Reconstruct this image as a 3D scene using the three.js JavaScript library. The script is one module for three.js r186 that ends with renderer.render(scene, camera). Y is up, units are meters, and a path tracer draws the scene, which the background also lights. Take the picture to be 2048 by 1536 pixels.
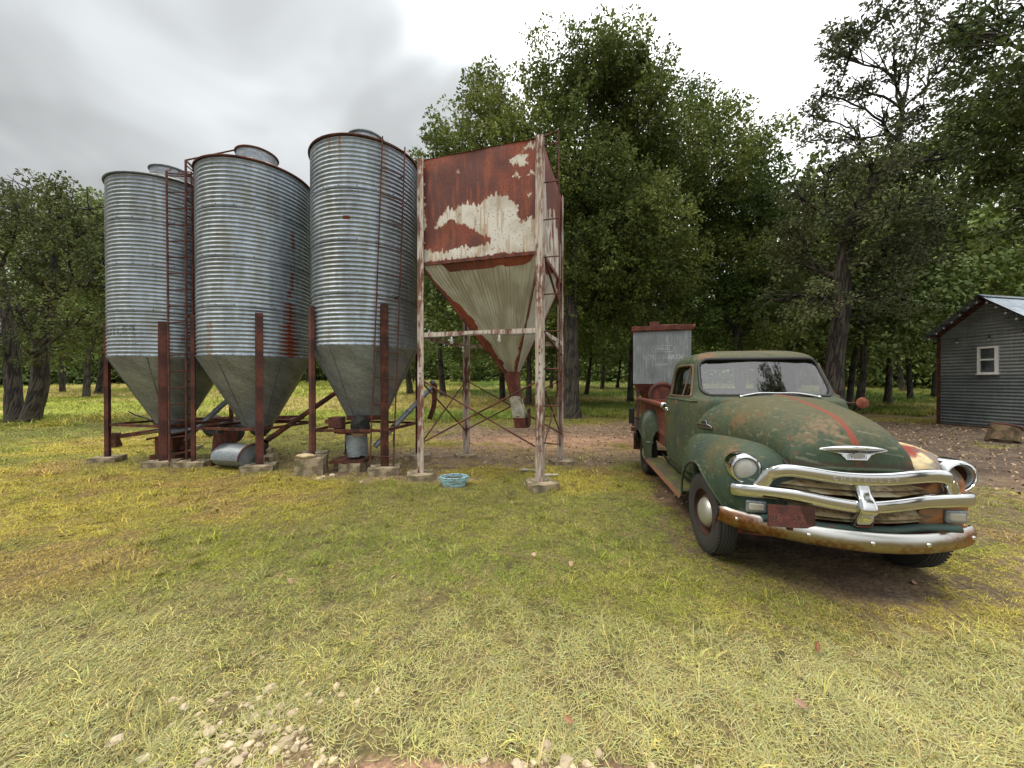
import * as THREE from 'three';
import { mergeGeometries, mergeVertices, toCreasedNormals } from 'three/addons/utils/BufferGeometryUtils.js';
import { RoundedBoxGeometry } from 'three/addons/geometries/RoundedBoxGeometry.js';
import { TextGeometry } from 'three/addons/geometries/TextGeometry.js';
import { FontLoader } from 'three/addons/loaders/FontLoader.js';

// ---------------------------------------------------------------- camera, sky, sun, exposure
const scene = new THREE.Scene();
const camera = new THREE.PerspectiveCamera(92, 4 / 3, 0.05, 900);
camera.position.set(0, 1.54, 0);
camera.rotation.x = -0.0051;
const renderer = new THREE.WebGLRenderer({ antialias: true });
renderer.toneMapping = THREE.LinearToneMapping;
renderer.toneMappingExposure = 1.5;
renderer.shadowMap.enabled = true;

// ---- deterministic noise
const hash3 = (x, y, z) => {
  let h = (Math.imul(x, 374761393) + Math.imul(y, 668265263) + Math.imul(z, 1274126177)) | 0;
  h = Math.imul(h ^ (h >>> 13), 1274126177);
  return ((h ^ (h >>> 16)) >>> 0) / 4294967296;
};
const sm = (t) => t * t * (3 - 2 * t);
const lerp = (a, b, t) => a + (b - a) * t;
const clamp = (x, a = 0, b = 1) => (x < a ? a : x > b ? b : x);
const sstep = (a, b, x) => sm(clamp((x - a) / (b - a)));
function n3(x, y, z) {
  const ix = Math.floor(x), iy = Math.floor(y), iz = Math.floor(z), u = sm(x - ix), v = sm(y - iy), w = sm(z - iz);
  const a = lerp(lerp(hash3(ix, iy, iz), hash3(ix + 1, iy, iz), u), lerp(hash3(ix, iy + 1, iz), hash3(ix + 1, iy + 1, iz), u), v);
  const b = lerp(lerp(hash3(ix, iy, iz + 1), hash3(ix + 1, iy, iz + 1), u), lerp(hash3(ix, iy + 1, iz + 1), hash3(ix + 1, iy + 1, iz + 1), u), v);
  return lerp(a, b, w);
}
function fbm(x, y, z = 0, o = 4) { let s = 0, a = 0.5, t = 0; for (let i = 0; i < o; i++) { s += a * n3(x, y, z + i * 17.3); t += a; a *= 0.5; x *= 2.03; y *= 2.03; z *= 2.03; } return s / t; }
// periodic 2-D noise (period in lattice cells)
function pn(x, y, px, py, seed = 0) {
  const ix = Math.floor(x), iy = Math.floor(y), u = sm(x - ix), v = sm(y - iy), m = (a, b) => ((a % b) + b) % b;
  const h = (i, j) => hash3(m(i, px), m(j, py), seed);
  return lerp(lerp(h(ix, iy), h(ix + 1, iy), u), lerp(h(ix, iy + 1), h(ix + 1, iy + 1), u), v);
}
function pfbm(u, v, fx, fy, o = 4, seed = 0) { let s = 0, a = 0.5, t = 0; for (let i = 0; i < o; i++) { s += a * pn(u * fx, v * fy, fx, fy, seed + i * 31); t += a; a *= 0.5; fx *= 2; fy *= 2; } return s / t; }
function rng(seed) { let s = seed | 0; return () => { s = (s + 0x6d2b79f5) | 0; let t = Math.imul(s ^ (s >>> 15), 1 | s); t = (t + Math.imul(t ^ (t >>> 7), 61 | t)) ^ t; return ((t ^ (t >>> 14)) >>> 0) / 4294967296; }; }
const mix3 = (a, b, t) => [lerp(a[0], b[0], t), lerp(a[1], b[1], t), lerp(a[2], b[2], t)];
const s2l = (c) => (c <= 0.04045 ? c / 12.92 : Math.pow((c + 0.055) / 1.055, 2.4));
const srgb = (r, g, b) => [s2l(r / 255), s2l(g / 255), s2l(b / 255)];   // 0-255 sRGB to linear

// ---- overcast sky: even grey-white cloud deck, brighter overhead, with soft darker cloud bellies
{
  const W = 1024, H = 512, data = new Float32Array(W * H * 4);
  for (let r = 0; r < H; r++) {
    const up = ((r + 0.5) / H - 0.5) * Math.PI, y = Math.sin(up), cy = Math.cos(up);
    for (let c = 0; c < W; c++) {
      const ph = ((c + 0.5) / W - 0.5) * 2 * Math.PI, x = Math.cos(ph) * cy, z = Math.sin(ph) * cy;
      const yy = Math.max(y, 0.0) + 0.22, k = 1 / yy;
      const wx = fbm(x * k * 0.9 + 3, z * k * 0.9, 2.2, 3) - 0.5, wz = fbm(x * k * 0.9 - 7, z * k * 0.9, 5.2, 3) - 0.5;
      const n = fbm(x * k * 0.8 + wx * 1.2 + 11.3, z * k * 0.8 + wz * 1.2 + 4.1, 1.7, 5);
      const fine = fbm(x * k * 3 + wx * 2, z * k * 3 + wz * 2, 9.1, 4) - 0.5;
      // grey cloud heaped up on the left, its edges ragged; thin bright cloud to the right of it
      const side = -(x * 0.9 + z * 0.12), puff = fbm(x * k * 1.7 + wx * 2.2 + 2, z * k * 1.7 + wz * 2.2, 6.6, 5);
      const bank = sstep(0.10, 0.36, side + (n - 0.5) * 1.3 + (puff - 0.5) * 0.5), belly = sstep(0.40, 0.62, puff * 0.55 + n * 0.45 + fine * 0.12);
      let L = 0.68 + 0.26 * sstep(0.36, 0.62, n) + 0.08 * fine;
      L *= 1 - bank * (0.40 + 0.26 * belly);
      L *= 0.80 + 2.1 * Math.max(0, y) ** 1.6 * (1 - 0.4 * bank);   // overcast: brighter towards the zenith
      if (y < 0) L *= 0.55;
      const t = clamp(bank * 0.8 + 0.15), i = (r * W + c) * 4;
      data[i] = L * lerp(1.0, 0.945, t); data[i + 1] = L * lerp(1.0, 0.99, t); data[i + 2] = L * lerp(1.005, 1.01, t); data[i + 3] = 1;
    }
  }
  const sky = new THREE.DataTexture(data, W, H, THREE.RGBAFormat, THREE.FloatType);
  sky.mapping = THREE.EquirectangularReflectionMapping; sky.magFilter = THREE.LinearFilter; sky.minFilter = THREE.LinearFilter; sky.wrapS = THREE.RepeatWrapping; sky.needsUpdate = true;
  scene.background = sky; scene.environment = sky;
}
const sun = new THREE.DirectionalLight(0xfff4e2, 1.3);
sun.position.set(-22, 30, -4); sun.target.position.set(0, 0, -8);
sun.castShadow = true; sun.shadow.radius = 40; sun.shadow.mapSize.set(2048, 2048);
Object.assign(sun.shadow.camera, { left: -40, right: 40, top: 40, bottom: -40, near: 1, far: 120 });
sun.name = 'sun'; scene.add(sun, sun.target);

// ---------------------------------------------------------------- helpers
const names = new Map();
function numbered(n) { const k = names.get(n) ?? 0; names.set(n, k + 1); return k ? n + '_' + String(k).padStart(3, '0') : n; }
function tag(o, label, category, group, kind) {
  if (label) o.userData.label = label; if (category) o.userData.category = category;
  if (group) o.userData.group = group; if (kind) o.userData.kind = kind; return o;
}
function thing(name, label, category, x = 0, y = 0, z = 0, turn = 0, group) {
  const g = new THREE.Group(); g.name = numbered(name); g.position.set(x, y, z); g.rotation.y = turn; scene.add(g);
  return tag(g, label, category, group);
}
function part(name, geo, mat, parent) {
  if (Array.isArray(geo)) geo = join(geo);
  const m = new THREE.Mesh(geo, mat); m.name = parent === scene ? numbered(name) : name; m.castShadow = m.receiveShadow = true; parent.add(m); return m;
}
function join(list) {
  const keep = ['position', 'normal', 'uv', 'color'].filter((k) => list.every((g) => g.getAttribute(k)));
  const a = list.map((g) => { const q = g.index ? g.toNonIndexed() : g; const r = new THREE.BufferGeometry(); for (const k of keep) r.setAttribute(k, q.getAttribute(k)); return r; });
  return mergeGeometries(a);
}
// uv in metres from the dominant axis of each face
function boxUV(g0, ox = 0, oy = 0) {
  const g = g0.index ? g0.toNonIndexed() : g0, p = g.getAttribute('position'), uv = new Float32Array(p.count * 2);
  const a = new THREE.Vector3(), b = new THREE.Vector3(), c = new THREE.Vector3(), n = new THREE.Vector3();
  for (let i = 0; i < p.count; i += 3) {
    a.fromBufferAttribute(p, i); b.fromBufferAttribute(p, i + 1); c.fromBufferAttribute(p, i + 2);
    n.copy(b).sub(a).cross(c.clone().sub(a)); const X = Math.abs(n.x), Y = Math.abs(n.y), Z = Math.abs(n.z);
    [a, b, c].forEach((q, k) => {
      const [u, v] = Y > X && Y > Z ? [q.x, q.z] : X > Z ? [q.z, q.y] : [q.x, q.y];
      uv[(i + k) * 2] = u + ox; uv[(i + k) * 2 + 1] = v + oy;
    });
  }
  g.setAttribute('uv', new THREE.BufferAttribute(uv, 2)); return g;
}
const box = (w, h, d, x = 0, y = 0, z = 0, ry = 0) => { const g = new THREE.BoxGeometry(w, h, d); if (ry) g.rotateY(ry); g.translate(x, y, z); return boxUV(g, x * 0.7, z * 0.3); };
const rbox = (w, h, d, r, x = 0, y = 0, z = 0) => { const g = new RoundedBoxGeometry(w, h, d, 2, r); g.translate(x, y, z); return boxUV(g, x, z); };
const V = (x, y, z) => new THREE.Vector3(x, y, z);
// tapered tube through points
function tube(pts, rad, seg = 8, cap = true) {
  const n = pts.length, pos = [], uv = [], idx = [], R = (i) => (typeof rad === 'number' ? rad : rad[i]);
  let t = pts[1].clone().sub(pts[0]).normalize(), nrm = Math.abs(t.y) < 0.9 ? V(0, 1, 0) : V(1, 0, 0);
  nrm.sub(t.clone().multiplyScalar(nrm.dot(t))).normalize();
  let len = 0;
  for (let i = 0; i < n; i++) {
    const a = pts[Math.max(0, i - 1)], b = pts[Math.min(n - 1, i + 1)], d = b.clone().sub(a).normalize();
    nrm.sub(d.clone().multiplyScalar(nrm.dot(d))).normalize(); const bi = d.clone().cross(nrm);
    if (i) len += pts[i].distanceTo(pts[i - 1]);
    for (let k = 0; k <= seg; k++) {
      const an = (k / seg) * Math.PI * 2, c = Math.cos(an), s = Math.sin(an), r = R(i);
      pos.push(pts[i].x + (nrm.x * c + bi.x * s) * r, pts[i].y + (nrm.y * c + bi.y * s) * r, pts[i].z + (nrm.z * c + bi.z * s) * r);
      uv.push((k / seg) * Math.PI * 2 * Math.max(r, 0.01), len);
    }
  }
  for (let i = 0; i < n - 1; i++) for (let k = 0; k < seg; k++) { const a = i * (seg + 1) + k, b = a + seg + 1; idx.push(a, a + 1, b, b, a + 1, b + 1); }
  if (cap) for (const [i, f] of [[0, 1], [n - 1, 0]]) {
    const c = pos.length / 3; pos.push(pts[i].x, pts[i].y, pts[i].z); uv.push(0, 0);
    for (let k = 0; k < seg; k++) { const a = i * (seg + 1) + k; f ? idx.push(c, a + 1, a) : idx.push(c, a, a + 1); }
  }
  const g = new THREE.BufferGeometry();
  g.setAttribute('position', new THREE.Float32BufferAttribute(pos, 3)); g.setAttribute('uv', new THREE.Float32BufferAttribute(uv, 2)); g.setIndex(idx);
  g.computeVertexNormals(); return g;
}
const rod = (a, b, r, seg = 8) => tube([V(...a), V(...b)], r, seg);
const curveTube = (pts, rad, n = 24, seg = 8) => { const c = new THREE.CatmullRomCurve3(pts.map((p) => V(...p))); const q = c.getPoints(n); return tube(q, typeof rad === 'number' ? rad : q.map((_, i) => rad(i / n)), seg); };
// grid surface from a function of (u, v) in 0..1
function grid(nu, nv, fn, { skip, color, flip } = {}) {
  const pos = [], uv = [], idx = [];
  for (let j = 0; j <= nv; j++) for (let i = 0; i <= nu; i++) { const p = fn(i / nu, j / nv); pos.push(p[0], p[1], p[2]); uv.push(p[3] ?? i / nu, p[4] ?? j / nv); }
  for (let j = 0; j < nv; j++) for (let i = 0; i < nu; i++) {
    const a = j * (nu + 1) + i, b = a + 1, c = a + nu + 1, d = c + 1;
    if (skip) { const m = [0, 1, 2].map((k) => (pos[a * 3 + k] + pos[b * 3 + k] + pos[c * 3 + k] + pos[d * 3 + k]) / 4); if (skip(m, (i + 0.5) / nu, (j + 0.5) / nv)) continue; }
    flip ? idx.push(a, c, b, b, c, d) : idx.push(a, b, c, b, d, c);
  }
  const g = new THREE.BufferGeometry();
  g.setAttribute('position', new THREE.Float32BufferAttribute(pos, 3)); g.setAttribute('uv', new THREE.Float32BufferAttribute(uv, 2)); g.setIndex(idx); g.computeVertexNormals();
  if (color) paint(g, color);
  return g;
}
function paint(g, fn) {
  const p = g.getAttribute('position'), c = new Float32Array(p.count * 3);
  for (let i = 0; i < p.count; i++) c.set(fn(p.getX(i), p.getY(i), p.getZ(i), i), i * 3);
  g.setAttribute('color', new THREE.BufferAttribute(c, 3)); return g;
}
const lathe = (pts, seg = 48) => { const g = new THREE.LatheGeometry(pts.map(([r, y]) => new THREE.Vector2(r, y)), seg); return toCreasedNormals(g, 0.6); };
function roughen(g0, amt, freq = 9, seed = 0) {
  const g = mergeVertices(g0.clone().deleteAttribute('uv').deleteAttribute('normal')), p = g.getAttribute('position');
  for (let i = 0; i < p.count; i++) {
    const x = p.getX(i), y = p.getY(i), z = p.getZ(i), f = freq;
    p.setXYZ(i, x + (fbm(x * f + seed, y * f, z * f, 3) - 0.5) * amt, y + (fbm(x * f, y * f + 50 + seed, z * f, 3) - 0.5) * amt, z + (fbm(x * f, y * f, z * f + 90 + seed, 3) - 0.5) * amt);
  }
  const q = toCreasedNormals(g, 0.7); return boxUV(q);
}
// textures: fn(u, v) -> sRGB bytes [r, g, b]
function tex(w, h, fn, { color = true, repeat = [1, 1], wrap = true } = {}) {
  const d = new Uint8Array(w * h * 4);
  for (let j = 0; j < h; j++) for (let i = 0; i < w; i++) { const c = fn((i + 0.5) / w, (j + 0.5) / h), k = (j * w + i) * 4; d[k] = clamp(c[0], 0, 255); d[k + 1] = clamp(c[1], 0, 255); d[k + 2] = clamp(c[2], 0, 255); d[k + 3] = 255; }
  const t = new THREE.DataTexture(d, w, h); t.magFilter = THREE.LinearFilter; t.minFilter = THREE.LinearFilter;
  t.wrapS = t.wrapT = wrap ? THREE.RepeatWrapping : THREE.ClampToEdgeWrapping; t.repeat.set(...repeat); if (color) t.colorSpace = THREE.SRGBColorSpace; t.needsUpdate = true; return t;
}
const std = (o) => new THREE.MeshStandardMaterial(o);
const inPoly = (P, x, y) => { let c = false; for (let i = 0, j = P.length - 1; i < P.length; j = i++) { const [a, b] = P[i], [d, e] = P[j]; if ((b > y) !== (e > y) && x < ((d - a) * (y - b)) / (e - b) + a) c = !c; } return c; };

// ---------------------------------------------------------------- materials
const bumpNoise = tex(256, 256, (u, v) => { const n = pfbm(u, v, 8, 8, 5, 3) * 255; return [n, n, n]; }, { color: false, repeat: [3, 3] });
const rustTex = tex(512, 512, (u, v) => {
  const a = pfbm(u, v, 6, 4, 5, 11), b = pfbm(u, v, 40, 14, 3, 23), c = pfbm(u, v, 90, 90, 2, 5);
  let k = mix3([70, 42, 38], [100, 58, 47], sstep(0.35, 0.65, a)); k = mix3(k, [58, 34, 30], sstep(0.55, 0.75, b) * 0.7); k = mix3(k, [165, 120, 96], sstep(0.70, 0.80, c) * 0.45);
  return k;
}, { repeat: [1.6, 1.6] });
const rustDarkTex = tex(512, 512, (u, v) => {
  const a = pfbm(u, v, 5, 5, 5, 61), b = pfbm(u, v, 34, 34, 3, 83);
  let k = mix3([64, 38, 30], [104, 58, 38], sstep(0.35, 0.65, a)); return mix3(k, [42, 30, 27], sstep(0.5, 0.75, b) * 0.7);
}, { repeat: [1.6, 1.6] });
const peelTex = tex(512, 1024, (u, v) => {     // old white paint over rust, peeling
  const a = pfbm(u, v, 5, 7, 5, 41), b = pfbm(u, v, 40, 12, 4, 43), c = pfbm(u, v, 60, 60, 2, 47);
  const rust = mix3([124, 84, 68], [96, 64, 54], sstep(0.35, 0.7, b)); const white = mix3([188, 180, 170], [156, 136, 122], sstep(0.35, 0.7, b));
  return mix3(white, rust, sstep(0.46, 0.60, a * 0.7 + b * 0.2 + c * 0.12));
}, { repeat: [1.3, 0.5] });
const concreteTex = tex(512, 512, (u, v) => {
  const a = pfbm(u, v, 6, 6, 5, 71), b = pfbm(u, v, 50, 50, 3, 73), c = pfbm(u, v, 4, 4, 3, 79); let k = mix3([166, 150, 124], [120, 106, 86], sstep(0.35, 0.65, a));
  k = mix3(k, [88, 84, 56], sstep(0.55, 0.7, c) * 0.55); return mix3(k, [186, 174, 152], sstep(0.62, 0.75, b) * 0.5);
}, { repeat: [1.7, 1.7] });
const galvTex = tex(512, 512, (u, v) => {
  const a = pfbm(u, v, 5, 5, 4, 91), b = pfbm(u, v, 42, 42, 2, 93), c = pfbm(u, v, 34, 34, 3, 95);
  let g = 136 + (a - 0.5) * 46 + (b - 0.5) * 40; g = lerp(g, 172, sstep(0.6, 0.75, c) * 0.4); return [g * 0.94, g * 0.99, g * 1.03];
}, { repeat: [1, 1] });
const barkTex = tex(512, 512, (u, v) => {
  const r = Math.abs(pfbm(u, v, 18, 4, 4, 101) - 0.5) * 2, b = pfbm(u, v, 6, 6, 4, 103), c = pfbm(u, v, 50, 30, 2, 107);
  let k = mix3([30, 27, 25], [80, 72, 64], sstep(0.05, 0.35, r)); k = mix3(k, [74, 74, 62], sstep(0.5, 0.75, b) * 0.5); return mix3(k, [104, 97, 88], sstep(0.65, 0.8, c) * 0.3);
}, { repeat: [0.9, 0.5] });
const barkBump = tex(256, 256, (u, v) => { const n = Math.abs(pfbm(u, v, 18, 4, 4, 101) - 0.5) * 2 * 255; return [n, n, n]; }, { color: false, repeat: [0.9, 0.5] });
const soilTex = tex(1024, 1024, (u, v) => {
  const a = pfbm(u, v, 12, 12, 5, 121), b = pfbm(u, v, 120, 120, 2, 123), c = pfbm(u, v, 260, 260, 1, 127);
  const g = 176 + (a - 0.5) * 90 + (b - 0.5) * 90 + (c - 0.5) * 50; return [g, g, g];
}, { repeat: [0.5, 0.5] });
const soilBump = tex(512, 512, (u, v) => { const n = (pfbm(u, v, 16, 16, 4, 131) * 0.6 + pfbm(u, v, 90, 90, 2, 133) * 0.4) * 255; return [n, n, n]; }, { color: false, repeat: [0.5, 0.5] });
const M = {
  rust: std({ map: rustTex, roughness: 0.85, metalness: 0.1, bumpMap: bumpNoise, bumpScale: 0.003 }),
  rustDark: std({ map: rustDarkTex, roughness: 0.9, metalness: 0.1, bumpMap: bumpNoise, bumpScale: 0.003 }),
  rustOrange: std({ map: rustTex, color: new THREE.Color(1.25, 1.0, 0.85), roughness: 0.85, bumpMap: bumpNoise, bumpScale: 0.003 }),
  peel: std({ map: peelTex, roughness: 0.75, bumpMap: bumpNoise, bumpScale: 0.002 }),
  concrete: std({ map: concreteTex, roughness: 0.95, bumpMap: bumpNoise, bumpScale: 0.006 }),
  galv: std({ map: galvTex, roughness: 0.5, metalness: 0.55 }),
  galvDark: std({ map: galvTex, color: new THREE.Color(0.55, 0.57, 0.56), roughness: 0.55, metalness: 0.5 }),
  bark: std({ map: barkTex, roughness: 0.95, bumpMap: barkBump, bumpScale: 0.03 }),
  black: std({ color: new THREE.Color(0.018, 0.018, 0.018), roughness: 0.7 }),
  bolt: std({ color: new THREE.Color(0.05, 0.05, 0.05), roughness: 0.6, metalness: 0.5 }),
  wire: std({ color: new THREE.Color(0.03, 0.03, 0.03), roughness: 0.6 }),
  bulbGlass: new THREE.MeshPhysicalMaterial({ color: 0xffffff, transmission: 0.85, thickness: 0, roughness: 0.08, ior: 1.5 }),
  socket: std({ color: new THREE.Color(0.5, 0.5, 0.48), roughness: 0.6 }),
};
const font = await new FontLoader().loadAsync('fonts/droid/droid_sans_bold.typeface.json');
// ---------------------------------------------------------------- ground
const slopeStart = (x) => lerp(12.5, 16, sstep(8, 16, x));
function terrain(x, d) {
  let y = 0; const e = d - slopeStart(x); if (e > 0) y += 0.05 * (e - 2 * (1 - Math.exp(-e / 2)));
  const near = sstep(14, 3, d); y += (fbm(x * 0.35 + 9, d * 0.35, 3.3, 3) - 0.5) * 0.05 * sstep(0, 4, d) + (fbm(x * 1.7, d * 1.7 + 40, 1.1, 2) - 0.5) * 0.02;
  if (x < -9) y += 0.22 * Math.exp(-(((d - 14.5) / 1.2) ** 2)) * sstep(-9, -12, x);
  return y * (near * 0.4 + 0.6);
}
// how much of the ground is bare earth (0 lawn .. 1 earth)
function bare(x, d) {
  const n = fbm(x * 0.55 + 20, d * 0.55 + 5, 2.7, 4) - 0.5, n2 = fbm(x * 2.2, d * 2.2, 8.1, 3) - 0.5;
  let b = 0;
  const blob = (cx, cd, rx, rd, s = 1) => { const q = ((x - cx) / rx) ** 2 + ((d - cd) / rd) ** 2; b = Math.max(b, s * sstep(1.5, 0.5, q + n * 1.6 + n2 * 0.9)); };
  blob(-5.0, 7.4, 2.9, 0.6, 0.6); blob(-2.5, 6.6, 1.5, 0.8, 0.75); blob(-1.1, 5.9, 0.8, 0.3, 0.7); blob(0.2, 8.2, 3.8, 1.4, 0.85); blob(2.2, 10.8, 5.5, 2.6, 0.96);
  blob(2.75, 4.7, 0.9, 2.2, 0.95); blob(3.0, 2.75, 0.9, 0.25, 0.7); blob(4.4, 2.9, 0.7, 0.35, 0.55); blob(1.75, 3.6, 0.25, 0.7, 0.55);
  blob(8.5, 8.2, 4.6, 3.7, 0.97); blob(12.5, 11.5, 6, 3.6, 0.95); blob(5.2, 5.2, 1.6, 1.6, 0.6); blob(6.5, 12.5, 4, 2.2, 0.9); blob(-1.3, 1.35, 0.8, 0.1, 0.3); blob(-0.35, 1.38, 0.75, 0.12, 1.0); blob(0.35, 1.36, 0.4, 0.12, 0.9); blob(-1.05, 1.52, 0.22, 0.14, 0.55); blob(-1.35, 1.75, 0.16, 0.1, 0.4);
  blob(-4.2, 6.9, 0.8, 0.4, 0.4); blob(-6.3, 7.6, 0.9, 0.5, 0.5);
  return b;
}
const meadow = (x, d) => sstep(0, 1.6, d - (x < -5 ? 13.6 + 0.06 * (x + 5) : x < 9 ? 13.8 + n3(x * 0.3, 4, 1) * 2 : 16.5 + n3(x * 0.3, 8, 1)) + (n3(x * 0.7, d * 0.7, 6) - 0.5) * 2);
function earthColor(x, d) {
  const a = fbm(x * 0.9, d * 0.9, 4.4, 4), b = fbm(x * 6, d * 6, 1.2, 3);
  let k = mix3([0.13, 0.082, 0.05], [0.21, 0.142, 0.092], sstep(0.35, 0.65, a));
  const red = Math.max(sstep(2.2, 0.3, Math.hypot((x - 1.6) / 2.6, (d - 9.4) / 1.0)), sstep(1.5, 0.5, Math.hypot((x + 0.3) / 1.0, (d - 1.36) / 0.2)));
  k = mix3(k, [0.40, 0.235, 0.145], red * sstep(0.3, 0.6, b + red * 0.25) * 0.9);
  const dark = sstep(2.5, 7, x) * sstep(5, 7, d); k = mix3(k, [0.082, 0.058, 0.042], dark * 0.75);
  return mix3(k, [0.26, 0.2, 0.13], sstep(0.6, 0.72, b) * 0.35);
}
// colour of the living grass
function grassColor(x, d) {
  const a = fbm(x * 0.5 + 3, d * 0.7 + 1, 5.1, 4), b = fbm(x * 1.4 + 30, d * 1.6, 2.1, 4), c = fbm(x * 0.22, d * 0.25, 9.9, 3);
  let k = mix3([0.32, 0.355, 0.042], [0.53, 0.47, 0.062], sstep(0.42, 0.58, a));
  k = mix3(k, [0.50, 0.335, 0.105], sstep(0.53, 0.63, b) * 0.65);                     // brown, burnt patches
  k = mix3(k, [0.24, 0.30, 0.05], sstep(0.50, 0.62, c + (b - 0.5) * 0.35) * 0.75);   // greener drifts
  k = mix3(k, [0.50, 0.475, 0.17], sstep(2.75, 1.9, d + (a - 0.5) * 1.6 + (b - 0.5) * 0.8) * 0.75);   // dry clippings along the drive
  const dull = sstep(5.6, 8, d) * sstep(-9, -5, x); k = mix3(k, [0.30, 0.28, 0.07], dull * 0.5);
  const m = meadow(x, d); if (m > 0) k = mix3(k, mix3(x < -5 ? [0.38, 0.42, 0.06] : [0.24, 0.34, 0.05], [0.58, 0.50, 0.16], sstep(0.45, 0.65, fbm(x * 0.16, d * 0.2, 3.1, 3))), m);
  return k;
}
{
  // one sheet, finer near the camera, out to the horizon
  const rows = [], NX = 420; let d = -30; while (d < 420) { rows.push(d); d += d < 0 ? 2.5 : Math.max(0.03, Math.min(12, d * 0.017)); }
  const pos = [], col = [], uv = [], idx = [];
  rows.forEach((dd) => {
    for (let i = 0; i <= NX; i++) {
      const t = (i / NX) * 2 - 1, span = Math.max(6, Math.abs(dd) * 1.75 + 5), x = t * span + (Math.abs(t) > 0.985 ? Math.sign(t) * 60 : 0);
      pos.push(x, terrain(x, dd), -dd);
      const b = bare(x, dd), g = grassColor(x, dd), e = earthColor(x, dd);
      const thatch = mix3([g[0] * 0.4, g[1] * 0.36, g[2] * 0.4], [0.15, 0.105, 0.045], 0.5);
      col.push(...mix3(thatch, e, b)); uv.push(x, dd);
    }
  });
  for (let j = 0; j < rows.length - 1; j++) for (let i = 0; i < NX; i++) { const a = j * (NX + 1) + i, b = a + NX + 1; idx.push(a, a + 1, b, b, a + 1, b + 1); }
  const g = new THREE.BufferGeometry();
  g.setAttribute('position', new THREE.Float32BufferAttribute(pos, 3)); g.setAttribute('color', new THREE.Float32BufferAttribute(col, 3)); g.setAttribute('uv', new THREE.Float32BufferAttribute(uv, 2)); g.setIndex(idx); g.computeVertexNormals();
  const m = part('ground', g, std({ vertexColors: true, map: soilTex, color: new THREE.Color(2.0, 2.0, 2.0), roughness: 1, bumpMap: soilBump, bumpScale: 0.02 }), scene);
  tag(m, 'grassy yard ground with bare earth and leaf litter', 'ground', null, 'structure');
}
// ---------------------------------------------------------------- grass
function bladeTuft(seed, n, hMin, hMax, spread, lie, width, curl = 0.5) {
  const r = rng(seed), pos = [], nor = [], col = [], idx = [];
  for (let i = 0; i < n; i++) {
    const a = r() * 6.283, rad = Math.sqrt(r()) * spread, bx = Math.cos(a) * rad, bz = Math.sin(a) * rad, h = lerp(hMin, hMax, r());
    const la = lie ? lie.dir + (r() - 0.5) * lie.spread : r() * 6.283, tilt = lie ? lie.tilt + (r() - 0.5) * 0.35 : 0.15 + r() * 0.75, lx = Math.cos(la), lz = Math.sin(la), w = width * (0.7 + r() * 0.6);
    const wx = -lz * w, wz = lx * w, t = 0.42 + r() * 1.1, tint = [t * (0.86 + r() * 0.3), t, t * (0.7 + r() * 0.5)], base = pos.length / 3;
    for (let s = 0; s <= 2; s++) {
      const f = s / 2, ang = tilt + curl * f * f, out = Math.sin(ang) * h * f, up = Math.cos(ang) * h * f + (lie ? 0.008 * r() + 0.006 : 0), ww = s === 2 ? 0.12 : 1 - f * 0.3;
      for (const sg of s === 2 ? [0] : [-1, 1]) { pos.push(bx + lx * out + wx * sg * ww, up, bz + lz * out + wz * sg * ww); nor.push(lx * 0.55, 0.8, lz * 0.55); col.push(...tint); }
    }
    idx.push(base, base + 1, base + 2, base + 1, base + 3, base + 2, base + 2, base + 3, base + 4);
  }
  const g = new THREE.BufferGeometry();
  g.setAttribute('position', new THREE.Float32BufferAttribute(pos, 3)); g.setAttribute('normal', new THREE.Float32BufferAttribute(nor, 3)); g.setAttribute('color', new THREE.Float32BufferAttribute(col, 3)); g.setIndex(idx); return g;
}
const grassMat = std({ vertexColors: true, roughness: 0.8 });
const obstacles = [];   // [x, d, r] spots that stay free of grass
function scatterGrass(name, label, kindName, variants, spots) {
  const grp = new THREE.Group(); grp.name = name; scene.add(grp); tag(grp, label, kindName, null, 'stuff');
  const by = variants.map(() => []); spots.forEach((s) => by[s.v].push(s));
  const m4 = new THREE.Matrix4(), q = new THREE.Quaternion(), up = V(0, 1, 0), c = new THREE.Color();
  by.forEach((list, k) => {
    if (!list.length) return;
    const im = new THREE.InstancedMesh(variants[k], grassMat, list.length); im.name = 'grass_tuft'; im.castShadow = im.receiveShadow = true;
    list.forEach((s, i) => { q.setFromAxisAngle(up, s.turn); m4.compose(V(s.x, terrain(s.x, s.d) - 0.004, -s.d), q, V(s.sc, s.sc * s.sy, s.sc)); im.setMatrixAt(i, m4); im.setColorAt(i, c.setRGB(...s.c)); });
    grp.add(im);
  });
}
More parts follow.
